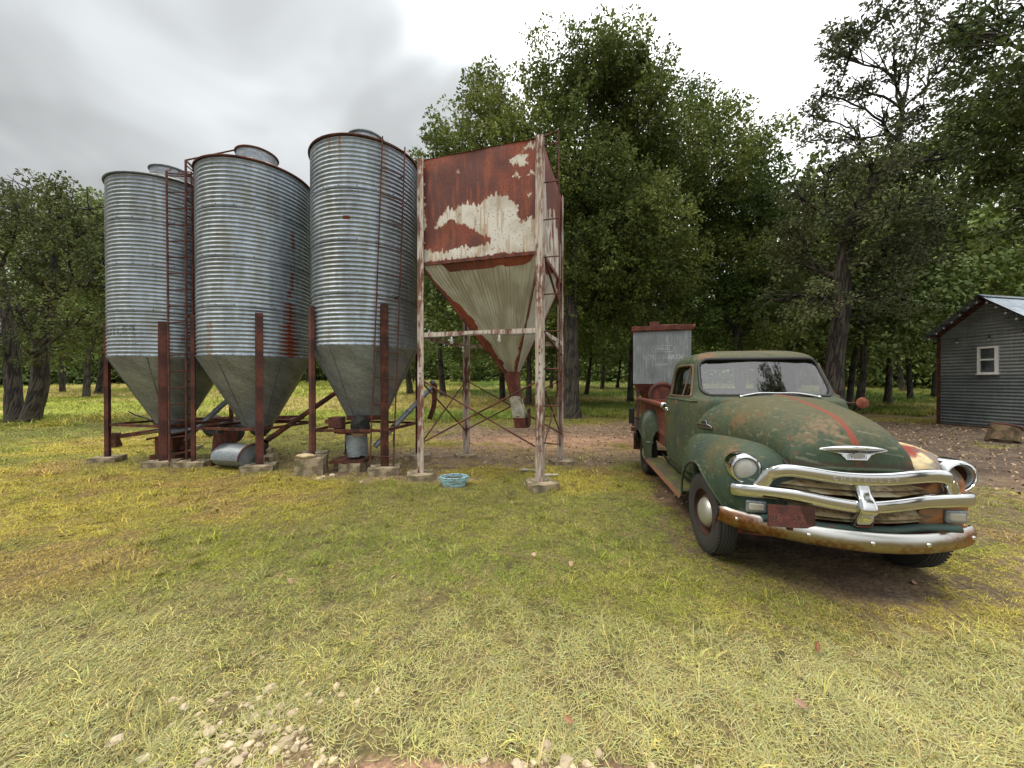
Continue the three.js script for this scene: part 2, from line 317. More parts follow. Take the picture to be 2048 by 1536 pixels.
function growGrass() {
  const r = rng(77), lawn = [], lawnV = [bladeTuft(1, 17, 0.02, 0.055, 0.03, null, 0.0013), bladeTuft(2, 17, 0.015, 0.05, 0.032, null, 0.0013, 0.9), bladeTuft(3, 17, 0.02, 0.07, 0.034, null, 0.0012, 0.7),
    bladeTuft(4, 13, 0.03, 0.085, 0.05, { dir: -0.45, spread: 2.4, tilt: 1.36 }, 0.0013, 0.03), bladeTuft(5, 13, 0.025, 0.075, 0.05, { dir: -0.7, spread: 4.5, tilt: 1.28 }, 0.0012, 0.05), bladeTuft(6, 12, 0.05, 0.15, 0.03, null, 0.0016, 0.45)];
  const blocked = (x, d) => obstacles.some(([a, b, c]) => (x - a) ** 2 + (d - b) ** 2 < c * c);
  const strata = [[0.5, 1.5, 1150], [1.5, 2.4, 1150], [2.4, 3.4, 1050], [3.4, 4.6, 900], [4.6, 6.5, 900], [6.5, 9.5, 560], [9.5, 15.5, 240]];
  for (const [d0, d1, dens] of strata) {
    const half = (d) => d * 1.42 + 1.0, hm = half(d1), n = Math.round(2 * hm * (d1 - d0) * dens);
    for (let i = 0; i < n; i++) {
      const d = lerp(d0, d1, r()), x = (r() * 2 - 1) * hm; if (Math.abs(x) > half(d)) continue; const b = bare(x, d), m = meadow(x, d);
      const rr = r(); if (rr < b * 1.02 + (b > 0.85 ? 0.06 : 0) || m > 0.75 || blocked(x, d)) continue;
      const clump = fbm(x * 3.1, d * 3.1, 7, 3); if (r() < sstep(0.5, 0.32, clump) * 0.45) continue;
      let c = grassColor(x, d); const t = (0.82 + r() * 0.4) * (0.55 + 0.9 * fbm(x * 4.5, d * 4.5, 12.5, 3)); c = [c[0] * t * (0.94 + r() * 0.14), c[1] * t, c[2] * t * (0.8 + r() * 0.4)];
      if (r() < 0.16) c = mix3(c, [0.50, 0.38, 0.17], 0.6);
      const straw = sstep(2.6, 1.7, d + (fbm(x * 0.8, d * 0.8, 3, 3) - 0.5) * 1.5), lieDown = r() < straw * 0.55 + 0.10;
      if (lieDown && straw > 0.2) c = mix3(c, [0.50, 0.475, 0.20], 0.3 + 0.4 * r());
      const far = lerp(1, 2.1, sstep(4, 12, d));
      lawn.push({ x, d, v: lieDown ? 3 + (r() < 0.5 ? 1 : 0) : clump > 0.56 && r() < 0.07 ? 5 : Math.floor(r() * 3), turn: lieDown ? (r() - 0.5) * 1.8 : r() * 6.28, sc: (0.75 + r() * 0.5) * far, sy: (0.55 + r() * 0.5) * (1 - b * 0.45) / lerp(1, 1.5, sstep(4, 12, d)), c });
    }
  }
  scatterGrass('lawn_grass', 'short yellow-green mown lawn with dry clippings', 'grass', lawnV, lawn);
  const tall = [], tallV = [bladeTuft(11, 26, 0.18, 0.42, 0.16, null, 0.006, 0.6), bladeTuft(12, 26, 0.14, 0.36, 0.18, null, 0.006, 0.8), bladeTuft(13, 22, 0.2, 0.5, 0.14, null, 0.005, 0.5)];
  for (const [d0, d1, dens] of [[12.5, 18, 60], [18, 28, 30], [28, 48, 11], [48, 90, 3.2]]) {
    const half = (d) => d * 1.5 + 2, n = Math.round((half(d0) + half(d1)) * (d1 - d0) * dens);
    for (let i = 0; i < n; i++) {
      const d = lerp(d0, d1, r()), x = (r() * 2 - 1) * half(d), m = meadow(x, d); if (r() > m || blocked(x, d) || r() < bare(x, d) * 0.9) continue;
      if (x > 15.6 && x < 26 && d > 10 && d < 16.5) continue;
      let c = grassColor(x, d); const t = 0.8 + r() * 0.4; c = [c[0] * t, c[1] * t, c[2] * t];
      const low = x > -5 ? 0.75 : 0.62;
      tall.push({ x, d, v: Math.floor(r() * 3), turn: r() * 6.28, sc: (0.7 + r() * 0.6) * lerp(1, 2.2, sstep(20, 60, d)), sy: low * (0.6 + 0.8 * n3(x * 0.4, d * 0.4, 3)), c });
    }
  }
  scatterGrass('meadow_grass', 'long green meadow grass under and beyond the trees', 'grass', tallV, tall);
}
// ---------------------------------------------------------------- concrete pads
function pad(label, x, d, w, h, l, turn, seed, group = 'concrete pads under the bin legs') {
  const g = roughen(new THREE.BoxGeometry(w, h + 0.06, l, 10, 4, 10), 0.035, 14, seed); g.translate(0, (h - 0.06) / 2, 0);
  const m = part('concrete_pad', g, M.concrete, scene); m.position.set(x, terrain(x, d), -d); m.rotation.y = turn; obstacles.push([x, d, Math.max(w, l) * 0.42]);
  return tag(m, label, 'concrete pad', group);
}
// ---------------------------------------------------------------- round corrugated silos
const PITCH = 0.068;
function siloMaps(seed, feature) {
  const W = 1024, H = 1024, info = [];
  const get = (u, v) => {
    const a = pfbm(u, v, 10, 6, 4, seed), b = pfbm(u, v, 90, 9, 3, seed + 3), c = pfbm(u, v, 150, 150, 2, seed + 5);
    let g = 158 + (a - 0.5) * 40 + (b - 0.5) * 34 + (c - 0.5) * 26, k = [g * 0.92, g * 0.98, g * 1.04], metal = 0.72, rough = 0.5 + (a - 0.5) * 0.2;
    const grime = sstep(0.60, 0.8, pfbm(u, v, 40, 5, 3, seed + 9)) * 0.35; k = mix3(k, [122, 122, 114], grime);
    const f = feature(u, v, a, c); if (f) { k = mix3(k, f[0], f[1]); metal *= 1 - f[1] * 0.9; rough = lerp(rough, 0.9, f[1]); }
    return [k, metal, rough];
  };
  const map = tex(W, H, (u, v) => { const r = get(u, v); info.push(r); return r[0]; });
  let i = 0; const mr = tex(W, H, () => { const r = info[i++]; return [0, r[2] * 255, r[1] * 255]; }, { color: false });
  return std({ map, metalnessMap: mr, roughnessMap: mr, metalness: 1, roughness: 1 });
}
function letters(txt, size) {   // rasterised stencil lettering, sampled for a paint mask
  const c = document.createElement('canvas'); c.width = 512; c.height = 128; const x = c.getContext('2d'); x.fillStyle = '#000'; x.fillRect(0, 0, 512, 128); x.fillStyle = '#fff'; x.font = 'bold ' + size + 'px sans-serif'; x.textAlign = 'center'; x.textBaseline = 'middle'; x.fillText(txt, 256, 64);
  const d = x.getImageData(0, 0, 512, 128).data; return (u, v) => (u < 0 || u > 1 || v < 0 || v > 1 ? 0 : d[((Math.floor((1 - v) * 127) * 512) + Math.floor(u * 511)) * 4] / 255);
}
const stencilName = letters('BUTLER', 120), stencilSub = letters('BULK-O-MATIC', 66);
const stencil = (u, v, u0) => { const a = stencilName((u - u0) / 0.155, (v - 0.105) / 0.075), b = stencilSub((u - u0 + 0.005) / 0.165, (v - 0.052) / 0.045); return Math.max(a, b * 0.75); };
function wallRing(R, y0, h, v0, v1, lap) {
  const n = 12, per = 10, rows = n * per, cols = 180;
  return grid(cols, rows, (u, t) => {
    const a = (u - 0.5) * Math.PI * 2, y = y0 + t * h, w = Math.cos(t * n * Math.PI * 2), r = R - w * 0.0095 + (t < 0.03 ? lap : 0) + (n3(Math.cos(a) * 3, y * 2, Math.sin(a) * 3 + v0 * 9) - 0.5) * 0.006;
    return [Math.sin(a) * r, y, Math.cos(a) * r, u, lerp(v0, v1, t)];
  });
}
function ladder(parent, bl, br, tl, tr, n, first, rr, rg, mat, name = 'ladder') {
  const L = new THREE.Group(); L.name = name; parent.add(L); const A = V(...bl), B = V(...br), C = V(...tl), D = V(...tr);
  part('rail', tube([A, A.clone().lerp(C, 0.5).add(V(0.006, 0, 0.004)), C], rr, 8), mat, L); part('rail', tube([B, B.clone().lerp(D, 0.5), D], rr, 8), mat, L);
  for (let i = 0; i < n; i++) { const t = first + (i / (n - 1)) * (0.985 - first), j = (hash3(i, n, 7) - 0.5) * 0.008; const a = A.clone().lerp(C, t), b = B.clone().lerp(D, t); a.y += j; b.y -= j; part('rung', tube([a, b], rg, 6), mat, L); }
  return L;
}
function channelPost(len) {   // C-channel upright, web facing +z
  const s = new THREE.Shape([[-0.06, 0.03], [0.06, 0.03], [0.06, -0.03], [0.05, -0.03], [0.05, 0.02], [-0.05, 0.02], [-0.05, -0.03], [-0.06, -0.03]].map((p) => new THREE.Vector2(...p)));
  const g = new THREE.ExtrudeGeometry(s, { depth: len, bevelEnabled: false }); g.rotateX(-Math.PI / 2); g.scale(1, 1, -1); return g;
}
function flipFix(g) { g = boxUV(g); g.computeVertexNormals(); return g; }
const domeBolt = (() => { const g = new THREE.SphereGeometry(0.011, 6, 3, 0, 6.283, 0, 1.57); g.rotateX(Math.PI / 2); return g; })();
function silo(o) {
  const S = thing('grain_silo', o.label, 'silo', o.x, 0, -o.d, 0, 'three round corrugated silos');
  const { R, y0, H } = o, rh = H / 4;
  for (let i = 0; i < 4; i++) {
    const ring = part('wall_ring', wallRing(R + i * 0.002, y0 + i * rh, rh, i / 4, (i + 1) / 4, 0.007), o.wall, S);
    const bl = [], put = (a, y, s = 1) => { const g = domeBolt.clone(); g.scale(s, s, s); g.translate(0, 0, R + i * 0.002 + 0.009); g.rotateY(a); g.translate(0, y, 0); bl.push(g); };
    const nb = i === 0 ? 44 : 20; for (let k = 0; k < nb; k++) put((k / nb) * 6.283 + o.seam * 0.3, y0 + i * rh + 0.034, i === 0 ? 0.85 : 1);
    for (const off of [0, 2.09, 4.19]) for (let k = 0; k < 12; k++) for (const s of [-0.018, 0.018]) put(o.seam + off + (i % 2) * 1.05 + s, y0 + i * rh + (k + 0.5) * PITCH * (rh / (12 * PITCH)) * 1.08 + 0.02, 0.6);
    const bm = part('bolts', bl, M.bolt, ring); bm.userData.kind = 'stuff';
  }
  // hopper cone of riveted sheets with lapped seams
  const cone = part('hopper_cone', grid(72, 24, (u, t) => { const a = (u - 0.5) * 6.2832, r = lerp(R + 0.004, o.rb, t) + (n3(Math.cos(a) * 2 + o.x, t * 4, Math.sin(a) * 2) - 0.5) * 0.022; return [Math.sin(a) * r, lerp(y0 + 0.01, o.yb, t), Math.cos(a) * r, u * 5.8 * lerp(1, 0.35, t), t * 1.5]; }, { flip: true }), o.cone, S);
  const laps = [];
  for (const a of o.laps) {
    const p0 = [Math.sin(a) * (R + 0.004), y0, Math.cos(a) * (R + 0.004)], p1 = [Math.sin(a) * (o.rb + 0.004), o.yb, Math.cos(a) * (o.rb + 0.004)];
    laps.push(rod(p0, p1, 0.006, 5)); for (let k = 1; k < 30; k++) { const g = new THREE.SphereGeometry(0.008, 5, 3); const t = k / 30; g.translate(...p0.map((v, i) => lerp(v, p1[i], t) * (i === 1 ? 1 : 1.006))); laps.push(g); }
  }
  part('rivet_seams', laps, M.galvDark, cone).userData.kind = 'stuff';
  part('outlet_ring', grid(40, 3, (u, t) => { const a = u * 6.2832, r = o.rb + 0.012 + t * 0.008; return [Math.sin(a) * r, o.yb + 0.05 - t * 0.1, Math.cos(a) * r, u, t]; }, { flip: true }), M.rustDark, S);
  // roof cone, rolled eave, collar and lid
  const yt = y0 + H;
  const roof = part('roof', grid(72, 10, (u, t) => { const a = (u - 0.5) * 6.2832, r = lerp(R + 0.03, o.cr - 0.01, t); return [Math.sin(a) * r, lerp(yt, o.yr, t) + (n3(Math.cos(a) * 4, t * 3, Math.sin(a) * 4) - 0.5) * 0.015, Math.cos(a) * r, u * 5.8, t]; }), o.roofMat, S);
  const ribs = []; for (let k = 0; k < 14; k++) { const a = (k / 14) * 6.283; ribs.push(rod([Math.sin(a) * (R + 0.02), yt + 0.012, Math.cos(a) * (R + 0.02)], [Math.sin(a) * o.cr, o.yr + 0.012, Math.cos(a) * o.cr], 0.009, 5)); }
  part('roof_ribs', ribs, o.roofMat, roof).userData.kind = 'stuff';
  const ev = new THREE.TorusGeometry(R + 0.028, 0.02, 8, 90); ev.rotateX(Math.PI / 2); ev.translate(0, yt - 0.005, 0); part('eave_ring', boxUV(ev), o.eave, S);
  const col = part('collar', lathe([[o.cr, o.yr - 0.06], [o.cr, o.yc - 0.03], [o.cr - 0.012, o.yc - 0.03], [o.cr - 0.012, o.yr - 0.06]], 48), M.galv, S);
  const rim = new THREE.TorusGeometry(o.cr + 0.008, 0.02, 8, 60); rim.rotateX(Math.PI / 2); rim.translate(0, o.yc - 0.02, 0); part('rim', boxUV(rim), o.rim ?? M.rustDark, col);
  if (o.lid) part('lid', lathe([[0, o.yc + 0.05], [o.cr * 0.6, o.yc + 0.035], [o.cr + 0.015, o.yc], [o.cr + 0.015, o.yc - 0.03]], 48), M.galvDark, S);
  // posts and braces
  const at = o.posts.map(([a, top, foot]) => {
    const r = R + 0.045, x = Math.sin(a) * r, z = Math.cos(a) * r, p = part('post', flipFix(channelPost(top - foot)), o.postMat?.[o.posts.findIndex((q) => q[0] === a)] ?? M.rust, S);
    p.position.set(x, foot, z); p.rotation.y = a; return [x, z];
  });
  for (let i = 0; i < 4; i++) { const a = at[i], b = at[(i + 1) % 4], len = Math.hypot(b[0] - a[0], b[1] - a[1]), g = join([box(len, 0.045, 0.008), box(len, 0.008, 0.04, 0, 0.0185, -0.024)]); const m = part('brace', g, M.rustDark, S); m.position.set((a[0] + b[0]) / 2, o.braceY, (a[1] + b[1]) / 2); m.rotation.y = -Math.atan2(b[1] - a[1], b[0] - a[0]); }
  return S;
}
const roofPale = std({ map: tex(512, 256, (u, v) => { const a = pfbm(u, v, 10, 4, 4, 301), b = pfbm(u, v, 60, 20, 2, 305); return mix3(mix3([186, 184, 178], [168, 146, 126], sstep(0.5, 0.64, a)), [140, 84, 58], sstep(0.6, 0.75, b * 0.4 + a * 0.6) * 0.8); }, { repeat: [0.3, 1] }), roughness: 0.6, metalness: 0.2 });
const siloA = silo({
  label: 'leftmost corrugated silo with faded stencil lettering above its cone', x: -6.95, d: 7.6, R: 0.92, y0: 1.99, H: 3.32, rb: 0.24, yb: 0.68, yr: 5.6, cr: 0.33, yc: 5.81, seam: -0.57, laps: [-1.4, -0.62, 0.35, 1.2, 2.6],
  wall: siloMaps(400, (u, v, a, c) => { const s = stencil(u, v, 0.385); if (s > 0.3) return [[70, 74, 78], s * sstep(0.25, 0.6, a + (c - 0.5) * 0.6) * 0.85]; return null; }),
  cone: M.galv, roofMat: roofPale, eave: M.galvDark, rim: M.galvDark, braceY: 0.72,
  posts: [[-1.09, 2.7, 0.1], [0.6, 2.65, 0.1], [2.05, 2.7, 0.08], [3.62, 2.7, 0.08]],
});
const siloB = silo({
  label: 'middle corrugated silo with a long red rust patch down its right side', x: -5.0, d: 7.3, R: 0.93, y0: 1.98, H: 3.44, rb: 0.23, yb: 0.66, yr: 5.74, cr: 0.34, yc: 5.98, seam: -0.25, laps: [-1.35, -0.1, 1.0, 2.2, 3.3], braceY: 0.7,
  wall: siloMaps(430, (u, v, a, c) => {
    const ph = v * 48 * 6.2832, cor = 0.5 + 0.5 * Math.cos(ph), x = (u - 0.632) + (a - 0.5) * 0.014; let k = 0;
    const spot = (cx, w, v0, v1, need) => { if (v > v0 && v < v1) k = Math.max(k, sstep(1.05, 0.75, Math.abs(x - cx) / (w * (0.35 + 0.85 * cor) * (1 - need * (1 - cor))))); };
    spot(0.052, 0.032, 0.006, 0.115, 0.3); spot(0.050, 0.028, 0.115, 0.185, 0.55); spot(0.054, 0.022, 0.185, 0.30, 0.85); spot(0.052, 0.010, 0.33, 0.37, 0.9); spot(0.062, 0.008, 0.37, 0.47, 0.95); spot(0.066, 0.008, 0.60, 0.69, 0.9);
    if (k <= 0 && v < 0.17 && Math.abs(u - 0.461) < 0.012 && c > 0.55) return [[140, 96, 62], 0.6];
    return k > 0 ? [mix3([126, 58, 36], [92, 44, 32], c), k] : null;
  }),
  cone: M.galv, roofMat: roofPale, eave: M.rustDark, postMat: [M.rust, M.rust, M.rustDark, M.rust],
  posts: [[-0.98, 2.76, 0.1], [0.62, 2.75, 0.1], [2.1, 2.7, 0.08], [3.7, 2.7, 0.08]],
});
const siloC = silo({
  label: 'right hand corrugated silo with a thin ladder and rust stained rim', x: -2.73, d: 6.98, R: 0.92, y0: 2.13, H: 3.44, rb: 0.34, yb: 0.9, yr: 5.86, cr: 0.32, yc: 6.07, seam: -0.33, laps: [-0.92, -0.3, 0.55, 1.5, 2.7], braceY: 0.72, lid: true,
  wall: siloMaps(460, (u, v, a, c) => {
    const s = stencil(u, v, 0.655); if (s > 0.3) return [[84, 88, 92], s * sstep(0.3, 0.6, a + (c - 0.5) * 0.6) * 0.5];
    const drip = (cx, w, v0, v1) => (v > v0 && v < v1 ? sstep(w, w * 0.2, Math.abs(u - cx + (a - 0.5) * 0.004)) * sstep(v0, lerp(v0, v1, 0.8), v) : 0);
    const k = Math.max(drip(0.488, 0.006, 0.80, 0.995), drip(0.607, 0.010, 0.55, 0.995) * 0.5, drip(0.455, 0.006, 0.9, 0.995), drip(0.455, 0.012, 0.0, 0.09) * 0.5);
    if (Math.abs(u - 0.505) < 0.010 && v > 0.60 && v < 0.618 && c > 0.35) return [[112, 62, 40], 0.95];
    return k > 0.05 ? [[150, 104, 66], k * sstep(0.3, 0.6, c) * 0.8] : null;
  }),
  cone: std({ map: galvTex, roughness: 0.5, metalness: 0.45 }), roofMat: roofPale, eave: M.rustDark, rim: M.galvDark, postMat: [M.rust, M.rustDark, M.rust, M.rust],
  posts: [[-0.75, 2.82, 0.28], [0.66, 2.84, 0.13], [2.1, 2.7, 0.1], [3.75, 2.7, 0.1]],
});
// ladders, fixed to their silos
ladder(siloA, [0.74, 0.02, 0.88], [0.97, 0.02, 0.62], [0.66, 5.38, 0.83], [0.9, 5.5, 0.58], 18, 0.04, 0.017, 0.012, M.rust);
ladder(siloB, [-1.02, 0.1, 0.45], [-1.1, 0.1, 0.2], [-1.0, 5.62, 0.46], [-1.06, 5.62, 0.2], 18, 0.04, 0.019, 0.012, M.rust);
part('roof_stay', [rod([-1.0, 5.62, 0.46], [-0.25, 5.94, 0.25], 0.014), rod([-1.06, 5.62, 0.2], [-0.32, 5.94, 0.1], 0.014), rod([-1.0, 5.62, 0.46], [-1.06, 5.62, 0.2], 0.014), rod([-1.0, 5.35, 0.46], [-0.8, 5.4, 0.44], 0.013), rod([-1.0, 5.62, 0.46], [-0.84, 5.42, 0.42], 0.012)], M.rustDark, siloB);
part('roof_stay', [rod([0.66, 5.38, 0.83], [0.2, 5.77, 0.25], 0.014), rod([0.9, 5.5, 0.58], [0.3, 5.77, 0.15], 0.014), rod([0.66, 5.34, 0.83], [0.9, 5.46, 0.58], 0.014)], M.rust, siloA);
ladder(siloC, [0.38, 0.1, 0.86], [0.74, 0.06, 0.78], [0.58, 5.62, 0.80], [0.88, 5.60, 0.55], 13, 0.04, 0.012, 0.008, M.rust);
for (const [a, b] of [[[0.57, 5.1, 0.80], [0.53, 5.1, 0.72]], [[0.87, 5.1, 0.55], [0.78, 5.1, 0.50]], [[0.5, 3.0, 0.82], [0.47, 3.0, 0.76]], [[0.81, 3.0, 0.66], [0.72, 3.0, 0.58]]]) part('ladder_bracket', rod(a, b, 0.012), M.rust, siloC);
// pads
const padAt = (S, i, o, label, w, h, l, turn, seed) => { const q = S.children.filter((c) => c.name === 'post')[i]; pad(label, S.position.x + q.position.x, -(S.position.z + q.position.z), w, h, l, turn, seed); };
padAt(siloA, 0, 0, 'chipped concrete pad under the leftmost rusty post', 0.42, 0.1, 0.34, 0.25, 1);
padAt(siloA, 1, 0, 'mossy concrete pad at the foot of the wider ladder', 0.5, 0.1, 0.3, 0.3, 2);
padAt(siloB, 0, 0, 'long concrete pad second of the pair between left silos', 0.5, 0.1, 0.32, 0.15, 3);
padAt(siloB, 1, 0, 'grassy concrete pad under the front post of the middle silo', 0.5, 0.1, 0.34, 0.3, 4);
padAt(siloC, 0, 0, 'tall concrete block with a pale stone lying on top', 0.42, 0.28, 0.4, 0.25, 5);
padAt(siloC, 1, 0, 'dark concrete pad at the foot of the thin ladder', 0.5, 0.13, 0.36, 0.2, 6);
padAt(siloA, 2, 0, 'low concrete pad behind the leftmost silo', 0.4, 0.08, 0.4, 0, 7);
padAt(siloB, 2, 0, 'low concrete pad at the grey rear post between silos', 0.5, 0.08, 0.4, 0.2, 8);
padAt(siloC, 2, 0, 'half hidden concrete pad behind the left leg of the square bin', 0.5, 0.1, 0.4, 0.1, 9);
padAt(siloC, 3, 0, 'low concrete pad behind the boot under the right silo', 0.4, 0.1, 0.4, 0.1, 10);
padAt(siloB, 3, 0, 'low concrete pad behind the scoop under the middle silo', 0.4, 0.08, 0.4, 0.1, 11);
padAt(siloA, 3, 0, 'low concrete pad farthest back below the leftmost silo', 0.4, 0.08, 0.4, 0.1, 12);
{ const g = roughen(new THREE.SphereGeometry(0.13, 20, 12), 0.05, 9, 4); g.scale(1.25, 0.34, 0.6); const m = part('loose_stone', g, std({ map: concreteTex, color: new THREE.Color(1.5, 1.45, 1.3), roughness: 0.95 }), scene); m.position.set(-3.42, 0.315, -6.28 + 0.14); tag(m, 'pale flat stone lying on the tall concrete block', 'stone'); }

// ---------------------------------------------------------------- square hopper bin on four legs
{
  const U = [0.9573, -0.2890], A = [-1.474, 5.944], W = 1.985, D = 1.79, cx = A[0] + (U[0] * W) / 2 + 0.289 * (D / 2), cd = A[1] + (U[1] * W) / 2 + 0.9573 * (D / 2);
  const B = thing('square_hopper_bin', 'square rusty hopper bin with peeling white paint on four legs', 'hopper bin', cx, 0, -cd, Math.atan2(U[1], U[0]));
  // local axes: +x along the front to the right, +z out of the front face
  const w = W / 2, d = D / 2, yb = 3.43, yt = 5.08;
  const rustK = (u, v, s) => { const a = pfbm(u, v, 5, 3, 5, s), b = pfbm(u, v, 34, 4, 4, s + 5), c = pfbm(u, v, 120, 120, 2, s + 9); let k = mix3([92, 46, 36], [130, 62, 40], sstep(0.35, 0.65, a)); k = mix3(k, [156, 80, 42], sstep(0.5, 0.75, b) * 0.55); return mix3(k, [60, 36, 32], sstep(0.5, 0.8, c) * 0.45); };
  const whiteK = (u, v, s) => { const a = pfbm(u, v, 6, 6, 4, s), b = pfbm(u, v, 44, 3, 3, s + 3); let k = mix3([206, 202, 192], [182, 176, 162], sstep(0.35, 0.65, a)); return mix3(k, [150, 126, 100], sstep(0.58, 0.74, b) * 0.5); };
  const N = (x, y) => { const t = (x - 165) / 780; const top = lerp(210, 95, t), bot = lerp(915, 870, t); return [t, (y - top) / (bot - top)]; };
  const big = [[265, 690], [300, 600], [330, 560], [360, 535], [400, 560], [430, 550], [470, 510], [520, 520], [560, 530], [600, 500], [640, 470], [670, 462], [700, 485], [740, 470], [760, 510], [810, 540], [808, 640], [840, 678], [872, 620], [915, 650], [922, 720], [900, 745], [935, 775], [950, 790], [950, 868], [700, 868], [600, 884], [170, 905], [170, 820], [340, 838], [430, 805], [560, 812], [632, 800], [645, 770], [540, 705], [450, 660], [380, 622], [300, 668]].map((p) => N(...p));
  const bits = [[[750, 240], [830, 190], [860, 215], [850, 275], [800, 268], [760, 262]], [[828, 172], [878, 118], [930, 128], [948, 190], [925, 195], [905, 150], [850, 180]], [[770, 340], [800, 325], [822, 352], [800, 365]], [[860, 330], [905, 315], [900, 345]], [[858, 485], [872, 470], [886, 490], [868, 500]], [[165, 230], [190, 225], [195, 560], [215, 660], [190, 690], [182, 830], [165, 840]], [[420, 305], [432, 290], [440, 305], [426, 318]]].map((P) => P.map((p) => N(...p)));
  const rag = (u, v) => [u + (pfbm(u, v, 24, 30, 4, 700) - 0.5) * 0.05, v + (pfbm(u, v, 60, 14, 4, 703) - 0.5) * 0.085];
  const frontMap = tex(1024, 1024, (u, v) => { const [a, b] = rag(u, v), q = 1 - v; const bb = 1 - b; const hit = (x, y) => inPoly(big, x, y) || bits.some((P) => inPoly(P, x, y)); const f1 = pfbm(u, v, 90, 90, 3, 720) - 0.5, f2 = pfbm(u, v, 110, 50, 3, 725) - 0.5;
    const white = hit(a, bb) || (f1 > 0.29 && u > 0.62 && q > 0.15 && q < 0.55), loose = hit(a + f1 * 0.055, bb + f2 * 0.05); let k = white ? whiteK(u, v, 731) : rustK(u, v, 741);
    if (white && !loose) k = mix3(k, [150, 104, 74], 0.75); if (!white && loose) k = mix3(k, [172, 150, 128], f2 > 0.05 ? 0.7 : 0.15); if (white) { k = mix3(k, [158, 118, 84], sstep(0.55, 0.72, pfbm(u, v, 30, 4, 4, 761)) * 0.45); if (f1 > 0.27) k = [120, 76, 54]; } return k; }, { wrap: false });
  const sideMap = tex(512, 512, (u, v) => { const q = 1 - v, e = pfbm(u, v, 8, 4, 4, 751), f = pfbm(u, v, 40, 5, 3, 753); const white = q > 0.30 + u * 0.25 + (e - 0.5) * 0.5 && f + e * 0.4 < 0.86 && q < 0.97; return white ? whiteK(u, v, 757) : rustK(u, v, 759); }, { wrap: false });
  const coneMap = (seed, edge, tone) => tex(1024, 512, (u, v) => {
    const q = 1 - v, a = pfbm(u, v, 8, 6, 4, seed), line = Math.abs(((u * 27 + (pn(u * 27, 0, 27, 1, seed) - 0.5) * 0.5 + 50) % 1) - 0.5), wob = pfbm(u, v, 27, 5, 3, seed + 7);
    let k = mix3([tone, tone - 2, tone - 18], [tone - 28, tone - 32, tone - 50], sstep(0.3, 0.7, a)); k = mix3(k, [92, 74, 52], sstep(0.07, 0.015, line) * sstep(0.3, 0.6, wob) * 0.85); k = mix3(k, [tone + 20, tone + 18, tone + 6], sstep(0.12, 0.2, line) * sstep(0.6, 0.75, wob) * 0.3);
    const n = pfbm(u, v, 14, 22, 4, seed + 9), torn = edge * (0.02 + 0.14 * sstep(0.15, 0.55, q) + 0.10 * sstep(0.6, 1, q)) * (0.5 + n); if (u < torn || (edge && 1 - u < 0.25 * sstep(0.55, 1, q) * (n * 1.2) * 0.8)) return rustK(u, v, seed + 20);
    const rimRust = q < 0.055 * sstep(0.35, 0.65, pfbm(u, v, 6, 1, 3, seed + 30)) * 1.6; return rimRust ? rustK(u, v, seed + 21) : k;
  }, { wrap: false });
  const mat = (map, r = 0.65) => std({ map, roughness: r, metalness: 0.1, bumpMap: bumpNoise, bumpScale: 0.002 });
  const wob = (x, y, z) => (n3(x * 2.2 + 5, y * 2.2, z * 2.2) - 0.5) * 0.02;
  const wall = (rot, hw, off, map) => { const g = grid(30, 26, (u, t) => [(u * 2 - 1) * hw, lerp(yb, yt, t), off + wob(u * 2, t * 2, rot) - 0.008]); g.rotateY(rot); return part('wall_panel', g, mat(map), B); };
  wall(0, w, d, frontMap); wall(Math.PI / 2, d, w, sideMap); wall(Math.PI, w, d, sideMap); wall(-Math.PI / 2, d, w, sideMap);
  part('roof', grid(20, 20, (u, v) => { const x = (u * 2 - 1) * w, z = -(v * 2 - 1) * d; return [x, yt + 0.06 * (1 - Math.max(Math.abs(u * 2 - 1), Math.abs(v * 2 - 1))), z]; }), M.rustDark, B);
  const hatch = part('hatch', [box(0.62, 0.05, 0.5, -0.15, yt + 0.11, 0.36), box(0.58, 0.1, 0.46, -0.15, yt + 0.05, 0.36)], M.rustDark, B); for (const hx of [-0.4, 0.1]) part('hinge', box(0.1, 0.02, 0.08, hx, yt + 0.145, 0.6), M.rust, hatch);
  // pyramid funnel, its outlet set a little right and back of the middle
  const ox = 0.25, oz = -0.08, e = 0.11, yo = 1.72;
  const corner = { fl: [[-w, d], [ox - e, oz + e]], fr: [[w, d], [ox + e, oz + e]], br: [[w, -d], [ox + e, oz - e]], bl: [[-w, -d], [ox - e, oz - e]] };
  const fn = (a, b) => (u, t) => { const s = 1 - t, P = (c) => [lerp(corner[c][0][0], corner[c][1][0], s), lerp(corner[c][0][1], corner[c][1][1], s)]; const p = P(a), q = P(b), rib = Math.abs(((u * 27) % 1) - 0.5) < 0.1 ? 0.006 : 0; const x = lerp(p[0], q[0], u), z = lerp(p[1], q[1], u), y = lerp(yo, yb, t); const nx = a === 'fl' ? 0 : a === 'fr' ? 1 : 0, nz = a === 'fl' ? 1 : 0; return [x + nx * (rib + wob(x, y, z)), y, z + nz * (rib + wob(x, y, z))]; };
  part('funnel_panel', grid(108, 24, fn('fl', 'fr')), mat(coneMap(800, 1, 178)), B); part('funnel_panel', grid(54, 24, fn('fr', 'br')), mat(coneMap(830, 0, 196)), B);
  part('funnel_panel', grid(40, 16, fn('br', 'bl')), mat(coneMap(830, 0, 180)), B); part('funnel_panel', grid(40, 16, fn('bl', 'fl')), M.rustOrange, B);
